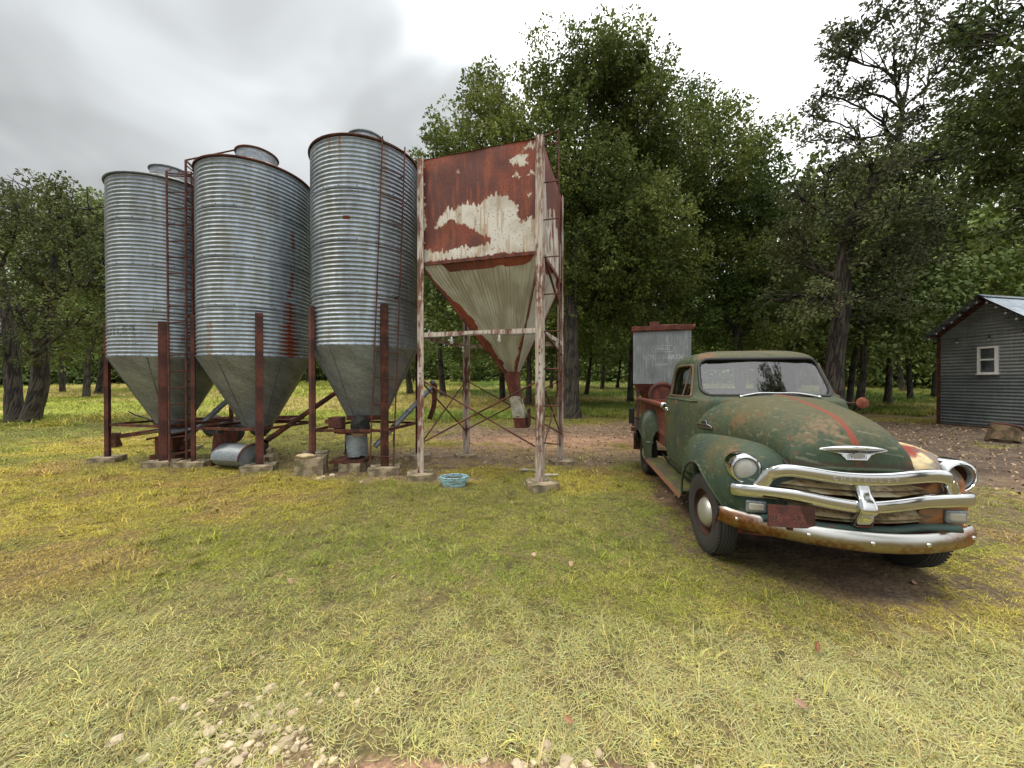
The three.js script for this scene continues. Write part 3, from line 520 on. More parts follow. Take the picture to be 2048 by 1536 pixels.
  // seams, ragged rusty edges proud of the panels
  const seam = (c, r0) => { const pts = [], rr = []; for (let i = 0; i <= 26; i++) { const t = i / 26; pts.push(V(lerp(corner[c][0][0], corner[c][1][0], t), lerp(yb, yo, t), lerp(corner[c][0][1], corner[c][1][1], t))); rr.push(r0 * (0.5 + 1.1 * n3(i * 0.7, 3, c.charCodeAt(0)))); } return tube(pts, rr, 6); };
  for (const c of ['fl', 'fr', 'br', 'bl']) part('corner_seam', seam(c, c === 'fl' ? 0.022 : 0.014), M.rustOrange, B);
  part('rim_angle', [box(W + 0.02, 0.05, 0.012, 0, yb - 0.012, d + 0.008), box(0.012, 0.05, D, w + 0.008, yb - 0.012, 0), box(0.012, 0.05, D, -w - 0.008, yb - 0.012, 0)], M.rustOrange, B);
  // tilting square chute, patched
  const chute = [[ox, yo, oz, e], [ox + 0.03, 1.5, oz - 0.01, 0.095], [ox + 0.08, 1.2, oz - 0.03, 0.085], [ox + 0.14, 0.95, oz - 0.04, 0.10], [ox + 0.17, 0.76, oz - 0.05, 0.105]];
  const ring = (k, t, off) => { const f = t * (chute.length - 1), i = Math.min(chute.length - 2, Math.floor(f)), s = f - i, c = chute[i].map((v, j) => lerp(v, chute[i + 1][j], s)), sg = [[-1, 1], [1, 1], [1, -1], [-1, -1], [-1, 1]], q = k * 4, j = Math.min(3, Math.floor(q)), r = q - j, hw = c[3] + off; return [c[0] + lerp(sg[j][0], sg[j + 1][0], r) * hw, c[1], c[2] + lerp(sg[j][1], sg[j + 1][1], r) * hw, k * 1.2, c[1]]; };
  const ch = part('chute', grid(16, 20, (u, t) => ring(u, t, 0), { flip: true }), M.rustOrange, B);
  part('patch_sheet', grid(32, 28, (u, t) => [...ring(u, 0.42 + t * 0.4, 0.006).slice(0, 3), u, t], { flip: true, skip: (m, u, t) => fbm(u * 9, t * 6, 4, 3) + (Math.abs(t - 0.5) - 0.3) * 0.5 > 0.64 }), mat(coneMap(850, 0, 176)), ch);
  part('outlet_flap', [box(0.22, 0.02, 0.2, ox + 0.18, 0.755, oz - 0.05), box(0.02, 0.3, 0.16, ox + 0.30, 0.93, oz - 0.05)], M.rustDark, ch);
  // legs, rails, braces
  const legs = [[-w, d, 0.09], [w, d, 0.1], [w, -d, 0.06], [-w, -d, 0.06]];
  legs.forEach(([x, z, f], i) => { const sx = Math.sign(x), sz = Math.sign(z), top = i < 2 ? yt + 0.02 : yt - 0.01; const g = join([box(0.105, top - f, 0.01, x + sx * -0.03, (top + f) / 2, z + sz * 0.03), box(0.01, top - f, 0.1, x + sx * 0.028, (top + f) / 2, z - sz * 0.025)]); const l = part('leg', g, M.peel, B); const holes = []; for (const y of [2.05, 1.96, 1.8, 1.68, 1.6]) { const c = new THREE.CylinderGeometry(0.012, 0.012, 0.006, 8); c.rotateX(Math.PI / 2); c.translate(x - sx * 0.02, y, z + sz * 0.0365); holes.push(c); } if (i < 2) part('bolt_holes', holes, M.black, l).userData.kind = 'stuff'; });
  const rail = (a, b, y) => { const A = legs[a], C = legs[b], len = Math.hypot(C[0] - A[0], C[1] - A[1]) - 0.06, g = join([box(len, 0.07, 0.008, 0, 0, 0.02), box(len, 0.008, 0.05, 0, 0.031, -0.01)]); const m = part('crossbar', g, M.peel, B); m.position.set((A[0] + C[0]) / 2, y, (A[1] + C[1]) / 2); m.rotation.y = -Math.atan2(C[1] - A[1], C[0] - A[0]); };
  rail(0, 1, 2.29); rail(1, 2, 2.27); rail(2, 3, 2.27); rail(3, 0, 2.27);
  for (const [a, b] of [[0, 1], [1, 2], [2, 3], [3, 0]]) for (const [y0, y1, o] of [[1.58, 0.55, 0.014], [0.55, 1.58, -0.014]]) { const A = legs[a], C = legs[b], nx = (C[1] - A[1]) / 2, nz = -(C[0] - A[0]) / 2, k = o / Math.hypot(nx, nz); part('diagonal_brace', rod([A[0] + nx * k, y0, A[1] + nz * k], [C[0] + nx * k, y1, C[1] + nz * k], 0.013), M.rust, B); }
  part('knee_brace', [rod([w + 0.02, 3.4, d - 0.06], [w + 0.02, 2.9, -d + 0.3], 0.02), rod([w + 0.02, 2.27, d - 0.06], [w + 0.02, 2.05, -d + 0.1], 0.02)], M.rust, B);
  // ladder up the right side
  const L = new THREE.Group(); L.name = 'ladder'; B.add(L);
  part('rail', tube([V(w + 0.27, 0.62, d - 0.0), V(w + 0.26, 3, d), V(w + 0.25, 5.12, d - 0.0)], 0.011, 8), M.rust, L); part('rail', rod([w + 0.25, 5.12, d], [w + 0.03, 5.08, d], 0.011), M.rust, L);
  for (let i = 0; i < 9; i++) { const y = 0.66 + i * 0.536; part('rung', rod([w + 0.03, y, d + 0.005], [w + 0.268, y + (hash3(i, 3, 3) - 0.5) * 0.02, d], 0.01), M.rust, L); }
  // pads
  const wp = (x, z) => { const t = B.rotation.y; return [cx + x * Math.cos(t) + z * Math.sin(t), cd + x * Math.sin(t) - z * Math.cos(t)]; };
  const pl = ['pale concrete pad under the left front leg of the square bin', 'mossy concrete pad under the right front leg of the square bin', 'thin concrete pad under the right rear leg of the square bin', 'thin concrete pad under the left rear leg of the square bin'];
  legs.forEach(([x, z, f], i) => { const [px, pd] = wp(x, z); pad(pl[i], px, pd, 0.4, f, i < 2 ? 0.42 : 0.36, 0.28, 20 + i); });
  // string of bulbs along the front rail
  const s = thing('string_lights', 'string of clear bulbs under the crossbar of the square bin', 'string lights', cx, 0, -cd, B.rotation.y);
  const wire = []; for (let i = 0; i <= 30; i++) { const t = i / 30; wire.push(V(lerp(-w, w, t), 2.25 - 0.02 * Math.sin(t * 9.4), d + 0.03)); } part('wire', tube(wire, 0.004, 5), M.wire, s);
  const bulb = (x, y, z) => { const b = new THREE.Group(); b.name = 'bulb'; s.add(b); part('socket', new THREE.CylinderGeometry(0.014, 0.017, 0.05, 10).translate(x, y - 0.03, z), M.socket, b); const g = new THREE.SphereGeometry(0.03, 14, 10); g.scale(1, 1.1, 1); g.translate(x, y - 0.085, z); part('glass', g, M.bulbGlass, b); };
  bulb(-0.42, 2.25, d + 0.03); bulb(0.36, 2.25, d + 0.03); bulb(-0.6, 2.19, 0.1); bulb(w + 0.03, 2.24, -0.2); part('wire', rod([-0.6, 2.19, 0.1], [-w, 2.26, d], 0.003, 5), M.wire, s);  part('wire', rod([w + 0.03, 2.24, -0.2], [w, 2.25, d], 0.003, 5), M.wire, s);
}
// ---------------------------------------------------------------- old pickup truck
// local axes: +z forwards (towards the camera), +x to its left (right in the picture), origin on the ground under the front axle
const GREEN = srgb(58, 73, 58), GREEN2 = srgb(70, 80, 62), OLIVE = srgb(90, 86, 60), SALMON = srgb(172, 112, 76), DEEP = srgb(108, 58, 40), CREAM = srgb(205, 190, 150), REDP = srgb(132, 62, 48), BLUEG = srgb(52, 70, 70);
const patches = [ // x, y, z, radius, kind, strength: weathering seen on the truck
  [-0.30, 1.33, -0.2, 0.26, 'olive', 1.0], [-0.5, 1.22, -0.05, 0.16, 'salmon', 0.75], [-0.38, 1.26, 0.0, 0.14, 'olive', 1], [0.0, 1.38, -0.1, 0.6, 'olive', 1.1], [0.1, 1.3, 0.35, 0.35, 'olive', 0.8], [-0.12, 1.2, 0.47, 0.15, 'tan', 0.95], [-0.24, 1.12, 0.5, 0.12, 'tan', 0.8], [0.3, 1.25, 0.25, 0.25, 'olive', 0.8], [0.4, 1.15, 0.3, 0.1, 'salmon', 0.6],
  [0.0, 1.0, 0.61, 0.16, 'deep', 0.35], [0.35, 0.97, 0.55, 0.12, 'deep', 0.7], [-0.62, 1.1, -0.3, 0.13, 'tan', 0.5],
  [-0.5, 1.86, -0.95, 0.13, 'salmon', 1.1], [-0.25, 1.9, -1.0, 0.3, 'olive', 1], [0.1, 1.9, -0.98, 0.22, 'salmon', 0.7], [0.35, 1.89, -1.05, 0.3, 'olive', 1], [0.0, 1.91, -1.4, 0.6, 'olive', 0.9],
  [-0.75, 1.06, 0.36, 0.14, 'salmon', 1.0], [-0.72, 1.02, 0.47, 0.10, 'salmon', 1.0], [-0.86, 0.98, 0.40, 0.07, 'red', 0.9], [-0.8, 1.05, 0.15, 0.22, 'olive', 0.8], [-0.70, 1.07, -0.2, 0.18, 'tan', 0.5], [-0.60, 0.98, 0.55, 0.07, 'salmon', 0.6], [-0.88, 0.75, 0.5, 0.05, 'red', 0.5],
  [-0.79, 0.85, -0.95, 0.06, 'salmon', 0.9], [-0.8, 1.1, -1.35, 0.25, 'olive', 0.7], [-0.78, 1.31, -1.1, 0.10, 'salmon', 0.7], [-0.8, 0.65, -1.2, 0.15, 'tan', 0.4], [-0.76, 1.3, -0.55, 0.15, 'olive', 0.7], [-0.71, 1.55, -0.75, 0.08, 'olive', 0.6], [-0.70, 1.70, -0.95, 0.06, 'salmon', 0.8],
  [-0.86, 0.95, -2.75, 0.22, 'bluegrey', 0.9], [-0.86, 1.05, -2.95, 0.2, 'salmon', 0.7], [-0.9, 0.7, -2.6, 0.12, 'bluegrey', 0.7],
];
const kinds = { olive: OLIVE, tan: srgb(116, 98, 74), salmon: srgb(140, 90, 62), deep: DEEP, red: REDP, bluegrey: srgb(122, 130, 122) };
function truckPaint(x, y, z) {
  const a = fbm(x * 3 + 9, y * 3, z * 3, 4), g = fbm(x * 60, y * 60, z * 60, 2), m = fbm(x * 11, y * 11, z * 11 + 4, 4), streak = fbm(x * 26, y * 3, z * 26, 3);
  let k = mix3(GREEN, GREEN2, sstep(0.35, 0.65, a)); k = mix3(k, BLUEG, sstep(0.55, 0.7, fbm(x * 2 + 40, y * 2, z * 2, 3)) * 0.5); k = mix3(k, OLIVE, sstep(0.52, 0.72, streak) * 0.28);
  for (const [px, py, pz, r, kind, s] of patches) {
    const q = Math.sqrt((x - px) ** 2 + (y - py) ** 2 + (z - pz) ** 2) / r; if (q > 1.7) continue;
    const t = kind === 'olive' ? sstep(0.1, 0.95, s * (1.15 - q * 0.75) - (0.5 - m) * 0.7 + (g - 0.5) * 0.45) : sstep(0.35, 0.75, s * (1.25 - q * 0.75) - (1 - m) * 0.75 + (g - 0.5) * 0.5 + 0.2); k = mix3(k, kinds[kind], t * (kind === 'olive' ? 0.8 : kind === 'tan' ? 0.35 + 0.5 * sstep(0.4, 0.6, fbm(x * 34, y * 34, z * 34, 3)) : 0.45 + 0.45 * sstep(0.35, 0.6, fbm(x * 30, y * 30, z * 30, 3))));
  }
  k = mix3(k, DEEP, sstep(0.66, 0.71, m * 0.6 + g * 0.4) * 0.5); k = mix3(k, srgb(134, 130, 108), sstep(0.72, 0.76, fbm(x * 9 + y * 40, y * 8 + z * 34, z * 9, 2)) * 0.4); const t = 0.8 + g * 0.4; return [k[0] * t, k[1] * t, k[2] * t];
}
function rustyFender(x, y, z) {   // the bare, burnt fender on the truck's left
  const a = fbm(x * 5 + 3, y * 5, z * 3.2, 4), g = fbm(x * 50, y * 50, z * 50, 2), m = fbm(x * 10, y * 10 + 7, z * 7, 4);
  let k = mix3(CREAM, srgb(176, 140, 96), sstep(0.4, 0.6, m)); k = mix3(k, REDP, sstep(0.50, 0.58, a + (g - 0.5) * 0.15) * sstep(0.9, 1.02, y)); k = mix3(k, srgb(150, 98, 58), sstep(0.95, 0.80, y + (m - 0.5) * 0.25) * 0.9); k = mix3(k, srgb(92, 62, 44), sstep(0.52, 0.66, m) * sstep(1.0, 0.8, y + (a - 0.5) * 0.4)); k = mix3(k, srgb(92, 100, 104), sstep(0.62, 0.7, fbm(x * 8, y * 8, z * 8 + 30, 3)) * 0.7);
  const t = 0.85 + g * 0.3; return [k[0] * t, k[1] * t, k[2] * t];
}
const bodyMat = new THREE.MeshPhysicalMaterial({ vertexColors: true, roughness: 0.62, metalness: 0.0, specularIntensity: 0.4, bumpMap: bumpNoise, bumpScale: 0.0006 });
const chrome = std({ color: new THREE.Color(0.62, 0.63, 0.63), metalness: 1, roughness: 0.17, roughnessMap: tex(256, 256, (u, v) => { const n = 90 + pfbm(u, v, 10, 10, 4, 900) * 150; return [n, n, n]; }, { color: false, repeat: [2, 2] }) });
const chromeRust = std({ vertexColors: true, metalness: 0.9, roughness: 0.3 });
const redRust = std({ vertexColors: true, roughness: 0.85 });
const redPaint = (x, y, z) => { const a = fbm(x * 6, y * 6, z * 6, 4), g = fbm(x * 45, y * 45, z * 45, 2); let k = mix3(srgb(128, 66, 48), srgb(96, 52, 40), sstep(0.35, 0.65, a)); k = mix3(k, srgb(160, 110, 84), sstep(0.62, 0.75, g) * 0.4); return k; };
{
  const T = thing('pickup_truck', 'old green pickup truck with rust patches, chrome grille and one empty headlamp', 'pickup truck', 2.565, 0, -3.243, -0.1689);
  for (let i = 0; i < 9; i++) obstacles.push([2.62 + i * 0.06, 3.25 + i * 0.42, 0.72]);
  const P = (n, g, m, p = T) => part(n, g, m, p);
  const interp = (tab, col, y) => { let i = 0; while (i < tab.length - 2 && y > tab[i + 1][0]) i++; const a = tab[i], b = tab[i + 1], t = clamp((y - a[0]) / (b[0] - a[0])); return lerp(a[col], b[col], t); };
  const smoothTab = (tab, col) => { const c = new THREE.CatmullRomCurve3(tab.map((r, i) => V(r[0], r[col], 0)), false, 'centripetal'); const pts = c.getPoints(240); return (y) => { let lo = 0, hi = 240; while (hi - lo > 1) { const m = (lo + hi) >> 1; pts[m].x <= y ? (lo = m) : (hi = m); } const t = clamp((y - pts[lo].x) / (pts[hi].x - pts[lo].x || 1)); return lerp(pts[lo].y, pts[hi].y, t); }; };
  // ---- cab: stacked rounded sections.  [y, half width, front z, rear z]
  const cab = [[0.46, 0.735, -0.50, -1.93], [0.6, 0.775, -0.48, -1.95], [0.9, 0.80, -0.46, -1.96], [1.2, 0.795, -0.45, -1.96], [1.3, 0.78, -0.45, -1.955], [1.355, 0.765, -0.47, -1.945], [1.385, 0.745, -0.55, -1.935], [1.41, 0.735, -0.60, -1.93], [1.55, 0.712, -0.70, -1.905], [1.68, 0.692, -0.79, -1.87], [1.76, 0.672, -0.835, -1.835], [1.81, 0.645, -0.855, -1.80], [1.85, 0.595, -0.90, -1.74], [1.88, 0.52, -0.97, -1.66], [1.90, 0.41, -1.06, -1.56], [1.91, 0.25, -1.18, -1.44], [1.914, 0.02, -1.29, -1.33]];
  const cw = smoothTab(cab, 1), cf = smoothTab(cab, 2), cr = smoothTab(cab, 3), EXP = 4.6;
  // profile parameter: arc length over the rows so that the roof gets enough samples
  const rows = []; { for (let i = 0; i < cab.length - 1; i++) { const a = cab[i], b = cab[i + 1], L = Math.hypot(b[0] - a[0], (b[1] - a[1]) || 0, b[2] - a[2]), n = Math.max(2, Math.round(L / 0.013)); for (let k = 0; k < n; k++) rows.push(lerp(a[0], b[0], k / n)); } rows.push(1.914); }
  const cabPoint = (ang, y, off = 0) => { const w = cw(y) + off, f = cf(y) + off, r = cr(y) - off, zc = (f + r) / 2, l = (f - r) / 2, c = Math.sin(ang), s = Math.cos(ang); return [Math.sign(c) * w * Math.abs(c) ** (2 / EXP), y, zc + Math.sign(s) * l * Math.abs(s) ** (2 / EXP)]; };
  const sideX = (z, y, off = 0) => { const w = cw(y) + off, f = cf(y), r = cr(y), zc = (f + r) / 2, l = (f - r) / 2; return w * Math.max(0, 1 - Math.abs((z - zc) / l) ** EXP) ** (1 / EXP); };
  const frontZ = (x, y, off = 0) => { const w = cw(y), f = cf(y) + off, r = cr(y), zc = (f + r) / 2, l = (f - r) / 2; return zc + l * Math.max(0, 1 - Math.abs(x / w) ** EXP) ** (1 / EXP); };
  const rrect = (x, y, cx, cy, hx, hy, r) => { const dx = Math.abs(x - cx) - hx + r, dy = Math.abs(y - cy) - hy + r; return Math.hypot(Math.max(dx, 0), Math.max(dy, 0)) + Math.min(Math.max(dx, dy), 0) - r; };
  const wsIn = (x, y) => rrect(x / lerp(1.0, 0.93, clamp((y - 1.4) / 0.4)), y, 0, 1.598, 0.632, 0.198, 0.1) < 0;
  // side window: slanted front edge, rounded top rear
  const win = [[-0.78, 1.375], [-0.80, 1.42], [-0.93, 1.70], [-0.98, 1.735], [-1.30, 1.735], [-1.42, 1.71], [-1.48, 1.64], [-1.50, 1.50], [-1.49, 1.39], [-1.46, 1.37]];
  const rearIn = (x, y) => rrect(x, y, 0, 1.58, 0.5, 0.13, 0.07) < 0;
  const angs = []; { const n = 300; for (let i = 0; i <= n; i++) angs.push((i / n) * Math.PI * 2); }
  const angFix = (u) => { const a = u * Math.PI * 2, q = Math.PI / 2, k = Math.floor(a / q + 1e-9), t = (a - k * q) / q; return (k + sm(t) * 0.35 + t * 0.65) * q; };
  const cabGeo = grid(300, rows.length - 1, (u, v) => cabPoint(angFix(u), rows[Math.round(v * (rows.length - 1))]), { color: truckPaint, skip: ([x, y, z]) => { const zm = (cf(y) + cr(y)) / 2; if (y > 1.36 && y < 1.80) { if (z > zm + 0.3 && wsIn(x, y) && Math.abs(x) < 0.66) return true; if (z < zm - 0.35 && rearIn(x, y) && Math.abs(x) < 0.55) return true; if (inPoly(win, z, y) && Math.abs(x) > 0.55) return true; } return false; } });
  const cabM = P('cab', cabGeo, bodyMat);
  // window seals
  const loop = (n, fn, r, seg = 7) => { const p = []; for (let i = 0; i <= n; i++) p.push(V(...fn(i / n))); return tube(p, r, seg, false); };
  const rr = (t, cx, cy, hx, hy, r) => { const per = 4 * (hx + hy) - 8 * r + 2 * Math.PI * r; let s = t * per; const seg = [[2 * (hx - r), 0], [Math.PI * r / 2, 1], [2 * (hy - r), 2], [Math.PI * r / 2, 3], [2 * (hx - r), 4], [Math.PI * r / 2, 5], [2 * (hy - r), 6], [Math.PI * r / 2, 7]]; for (const [L, k] of seg) { if (s <= L + 1e-9) { const f = s / L; const an = f * Math.PI / 2; switch (k) { case 0: return [cx - hx + r + s, cy - hy]; case 1: return [cx + hx - r + Math.sin(an) * r, cy - hy + r - Math.cos(an) * r]; case 2: return [cx + hx, cy - hy + r + s]; case 3: return [cx + hx - r + Math.cos(an) * r, cy + hy - r + Math.sin(an) * r]; case 4: return [cx + hx - r - s, cy + hy]; case 5: return [cx - hx + r - Math.sin(an) * r, cy + hy - r + Math.cos(an) * r]; case 6: return [cx - hx, cy + hy - r - s]; default: return [cx - hx + r - Math.cos(an) * r, cy - hy + r - Math.sin(an) * r]; } } s -= L; } return [cx - hx + r, cy - hy]; };
  const wsPt = (t, g = 0) => { const [a, y] = rr(t, 0, 1.598, 0.632 + g, 0.198 + g, 0.1); const x = a * lerp(1.0, 0.93, clamp((y - 1.4) / 0.4)); return [x, y]; };
  P('windshield_seal', loop(160, (t) => { const [x, y] = wsPt(t, 0.002); return [x, y, frontZ(x, y, 0.004)]; }, 0.018, 8), std({ color: new THREE.Color(0.014, 0.014, 0.014), roughness: 0.55 }));
  const glass = new THREE.MeshPhysicalMaterial({ color: new THREE.Color(0.93, 0.95, 0.94), transmission: 1, thickness: 0, roughness: 0.03, ior: 1.8 });
  P('windshield', grid(80, 40, (u, v) => { const y = lerp(1.40, 1.797, v), x = (u * 2 - 1) * 0.632 * lerp(1.0, 0.93, clamp((y - 1.4) / 0.4)); return [x, y, lerp(-0.60, -0.852, (y - 1.41) / 0.38) - 0.092 * Math.abs(x / 0.632) ** 2.4 - 0.004]; }, { skip: ([x, y]) => !wsIn(x, y) }), glass);
  const sideGlass = new THREE.MeshPhysicalMaterial({ color: new THREE.Color(0.7, 0.74, 0.72), transmission: 1, thickness: 0, roughness: 0.04, ior: 1.5 });
  for (const s of [-1, 1]) {
    { const sg = new THREE.ShapeGeometry(new THREE.Shape(win.map(([z, y]) => new THREE.Vector2(z, y)))), q = sg.getAttribute('position'); for (let i = 0; i < q.count; i++) { const z = q.getX(i), y = q.getY(i); q.setXYZ(i, s * (sideX(z, y) - 0.02), y, z); } sg.computeVertexNormals(); P('side_window', sg, sideGlass); }
    const wc = new THREE.CatmullRomCurve3(win.map(([z, y]) => V(s * (sideX(z, y) + 0.002), y, z)), true, 'catmullrom', 0.25); const wf = P('window_frame', paint(tube(wc.getPoints(120), 0.016, 7, false), (x, y, z) => mix3(truckPaint(x, y, z), srgb(128, 92, 74), 0.45)), bodyMat);
    P('vent_bar', rod([s * (sideX(-1.02, 1.38) - 0.012), 1.38, -1.02], [s * (sideX(-0.99, 1.73) - 0.012), 1.73, -0.99], 0.009), std({ color: new THREE.Color(0.2, 0.14, 0.1), roughness: 0.6, metalness: 0.4 }), wf);
    // door skin, standing proud of the cab with its own edges
    const dz0 = -0.69, dz1 = -1.62, dy0 = 0.53, dy1 = 1.352;
    const door = P('door', grid(96, 84, (u, v) => { const e = Math.min(u, 1 - u) * 96, f = Math.min(v, 1 - v) * 84, out = Math.min(e, f) < 0.5 ? -0.012 : 0.009; const z = lerp(dz0, dz1, u), y = lerp(dy0, dy1, v); return [s * (sideX(z, y, 0) + out), y, z]; }, { color: truckPaint, flip: s < 0 }), bodyMat);
    P('belt_moulding', paint(tube(Array.from({ length: 30 }, (_, i) => { const z = lerp(-0.6, -1.75, i / 29); return V(s * (sideX(z, 1.335) + 0.006), 1.335, z); }), 0.011, 6), truckPaint), bodyMat, cabM);
    const h = P('handle', [curveTube([[s * (sideX(-1.45, 1.2) + 0.0), 1.2, -1.45], [s * (sideX(-1.45, 1.2) + 0.05), 1.2, -1.45], [s * (sideX(-1.38, 1.2) + 0.055), 1.195, -1.36], [s * (sideX(-1.3, 1.19) + 0.04), 1.185, -1.3]], 0.011, 16)], chrome, door);
    // cowl louvres
    const lv = []; for (let i = 0; i < 12; i++) { const y = 0.965 + i * 0.0195, g = new THREE.BoxGeometry(0.012, 0.009, 0.105); g.rotateZ(s * 0.5); g.translate(s * (sideX(-0.56, y) + 0.004), y, -0.575); lv.push(boxUV(g)); }
    P('louvres', join(lv.map((g) => paint(g, () => srgb(98, 106, 84)))), bodyMat, cabM).userData.kind = 'stuff';
    const gap = []; for (let i = 0; i < 12; i++) { const y = 0.955 + i * 0.0195; gap.push(box(0.006, 0.009, 0.1, s * (sideX(-0.56, y) + 0.001), y, -0.575)); } P('louvre_slots', gap, M.black, cabM).userData.kind = 'stuff';
  }
  P('rear_window', grid(24, 10, (u, v) => { const x = (u * 2 - 1) * 0.5, y = lerp(1.45, 1.71, v), zc = (cf(y) + cr(y)) / 2; return [x, y, 2 * zc - frontZ(x, y, -0.006)]; }), sideGlass);
  // ---- interior: floor, seat, dash, steering wheel
  P('cab_floor', box(1.4, 0.03, 1.35, 0, 0.56, -1.25), M.black); const dash = P('dashboard', [rbox(1.36, 0.16, 0.14, 0.04, 0, 1.30, -0.72)], std({ color: new THREE.Color(0.06, 0.075, 0.06), roughness: 0.7 }));
  const seatMat = std({ color: new THREE.Color(0.075, 0.05, 0.036), roughness: 0.9 }); P('seat', [rbox(1.32, 0.2, 0.5, 0.06, 0, 0.86, -1.5)], seatMat); P('seat_back', [rbox(1.32, 0.5, 0.16, 0.06, 0, 1.16, -1.78)], seatMat);
  const sw = new THREE.TorusGeometry(0.2, 0.012, 8, 40); sw.rotateX(-0.5); sw.translate(0.36, 1.30, -1.02); const swm = P('steering_wheel', sw, M.black); P('steering_column', rod([0.36, 1.30, -1.02], [0.36, 0.95, -0.6], 0.025), M.black, swm); P('spokes', [rod([0.17, 1.3, -1.02], [0.55, 1.3, -1.02], 0.01), rod([0.36, 1.3, -1.02], [0.36, 1.13, -0.93], 0.01)], M.black, swm);
  // ---- hood
  const hood = [ // u, crown z, crown y, edge half width, edge y, edge z
    [0, -0.50, 1.405, 0.748, 1.0, -0.47], [0.15, -0.32, 1.403, 0.66, 1.02, -0.32], [0.4, 0.066, 1.346, 0.53, 1.02, 0.03], [0.62, 0.376, 1.265, 0.45, 1.0, 0.30], [0.75, 0.51, 1.185, 0.415, 0.975, 0.42], [0.86, 0.58, 1.105, 0.405, 0.945, 0.50], [0.93, 0.605, 1.04, 0.395, 0.92, 0.535], [1, 0.618, 0.93, 0.385, 0.895, 0.555]];
  const H = [1, 2, 3, 4, 5].map((c) => smoothTab(hood, c));
  const hoodPt = (u, v, off = 0) => { const [zc, yc, w, ye, ze] = H.map((f) => f(u)), ph = v * Math.PI - Math.PI / 2, s = Math.sin(ph), c = Math.cos(ph), n = 2.3, e = 2 / n, sx = Math.sign(s) * Math.abs(s) ** e, sy = Math.abs(c) ** e; const crease = off + 0.012 * Math.exp(-((sx / 0.03) ** 2)) * sstep(1, 0.9, u); return [(w + off) * sx, ye + (yc - ye + crease) * sy, ze + (zc - ze) * sy ** 1.2]; };
  const stripe = srgb(134, 66, 50);
  const hoodPaint = (x, y, z) => { let k = truckPaint(x, y, z); const e = Math.abs(x - 0.004) / (0.016 + fbm(z * 14, 2, 1, 2) * 0.01); k = mix3(k, stripe, sstep(1.25, 0.8, e) * (z > 0.59 ? 0.3 : 0.9)); if (y < 0.985 && z > 0.5) k = mix3(k, srgb(64, 50, 40), sstep(0.972, 0.945, y + (fbm(x * 20, y * 20, 3, 3) - 0.5) * 0.05) * 0.7); return k; };
  const hoodM = P('hood', grid(190, 150, (v, u) => hoodPt(u, v), { color: hoodPaint }), bodyMat);
  P('hood_edge', [-1, 1].map((s) => tube(Array.from({ length: 50 }, (_, i) => { const p = hoodPt(i / 49, s < 0 ? 0 : 1); return V(p[0] + s * 0.002, p[1] - 0.012, p[2]); }), 0.013, 6)), M.black, hoodM);
  P('hood_lip', paint(tube(Array.from({ length: 60 }, (_, i) => { const p = hoodPt(1, i / 59); return V(p[0], p[1] - 0.012, p[2] - 0.006); }), 0.016, 8), truckPaint), bodyMat, hoodM);
  // chrome nose emblem: swept wing over a ribbed bow-tie plate
  { const s = new THREE.Shape(); s.moveTo(-0.215, 0.018); s.quadraticCurveTo(-0.1, 0.034, 0, 0.034); s.quadraticCurveTo(0.1, 0.034, 0.215, 0.018); s.quadraticCurveTo(0.12, 0.0, 0.09, -0.012); s.lineTo(0.06, -0.05); s.lineTo(-0.06, -0.05); s.lineTo(-0.09, -0.012); s.quadraticCurveTo(-0.12, 0, -0.215, 0.018);
    const bend = (g, f) => { const p = g.getAttribute('position'); for (let i = 0; i < p.count; i++) p.setZ(i, p.getZ(i) - f * p.getX(i) ** 2); g.computeVertexNormals(); return g; };
    const g = new THREE.ExtrudeGeometry(s, { depth: 0.018, bevelThickness: 0.008, bevelSize: 0.006, bevelSegments: 3, curveSegments: 14 }); const em = P('nose_emblem', boxUV(bend(g, 0.75)), chrome, hoodM); em.position.set(-0.01, 1.035, 0.600); em.rotation.x = -0.12;
    const wing = curveTube([[-0.215, 0.02, -0.03], [-0.11, 0.03, 0.012], [0, 0.032, 0.026], [0.11, 0.03, 0.012], [0.215, 0.02, -0.03]], (t) => 0.004 + 0.013 * Math.sin(t * Math.PI) ** 0.6, 40, 8); part('emblem_wing', wing.translate(0, 0, 0.012), chrome, em);
    const bow = new THREE.Shape([[-0.045, -0.008], [-0.018, -0.008], [-0.018, 0.0], [0.018, 0.0], [0.018, -0.008], [0.045, -0.008], [0.038, -0.034], [0.018, -0.034], [0.018, -0.04], [-0.018, -0.04], [-0.018, -0.034], [-0.038, -0.034]].map((p) => new THREE.Vector2(...p))); part('bow_tie', boxUV(new THREE.ExtrudeGeometry(bow, { depth: 0.004, bevelEnabled: false }).translate(0, 0, 0.027)), std({ color: new THREE.Color(0.3, 0.29, 0.26), metalness: 0.8, roughness: 0.4 }), em);
    const ribs = []; for (let i = 0; i < 13; i++) ribs.push(box(0.003, 0.03, 0.004, -0.056 + i * 0.0093, -0.028, 0.0265)); part('emblem_ribs', ribs, chrome, em).userData.kind = 'stuff'; }
  // series badges on the hood sides
  for (const s of [-1, 1]) { const b = new THREE.Shape(); b.moveTo(-0.11, 0); b.lineTo(-0.08, 0.02); b.lineTo(-0.03, 0.022); b.lineTo(-0.02, 0.055); b.lineTo(0.03, 0.055); b.lineTo(0.045, 0.02); b.lineTo(0.1, 0.004); b.lineTo(0.105, -0.012); b.lineTo(0.06, -0.02); b.lineTo(-0.07, -0.02); b.closePath();
    const em = P('side_emblem', boxUV(new THREE.ExtrudeGeometry(b, { depth: 0.006, bevelThickness: 0.003, bevelSize: 0.003, bevelSegments: 1 })), chrome, hoodM); em.position.set(s * 0.702, 1.10, -0.385); em.rotation.set(0, s * (Math.PI / 2 - 0.42), 0);
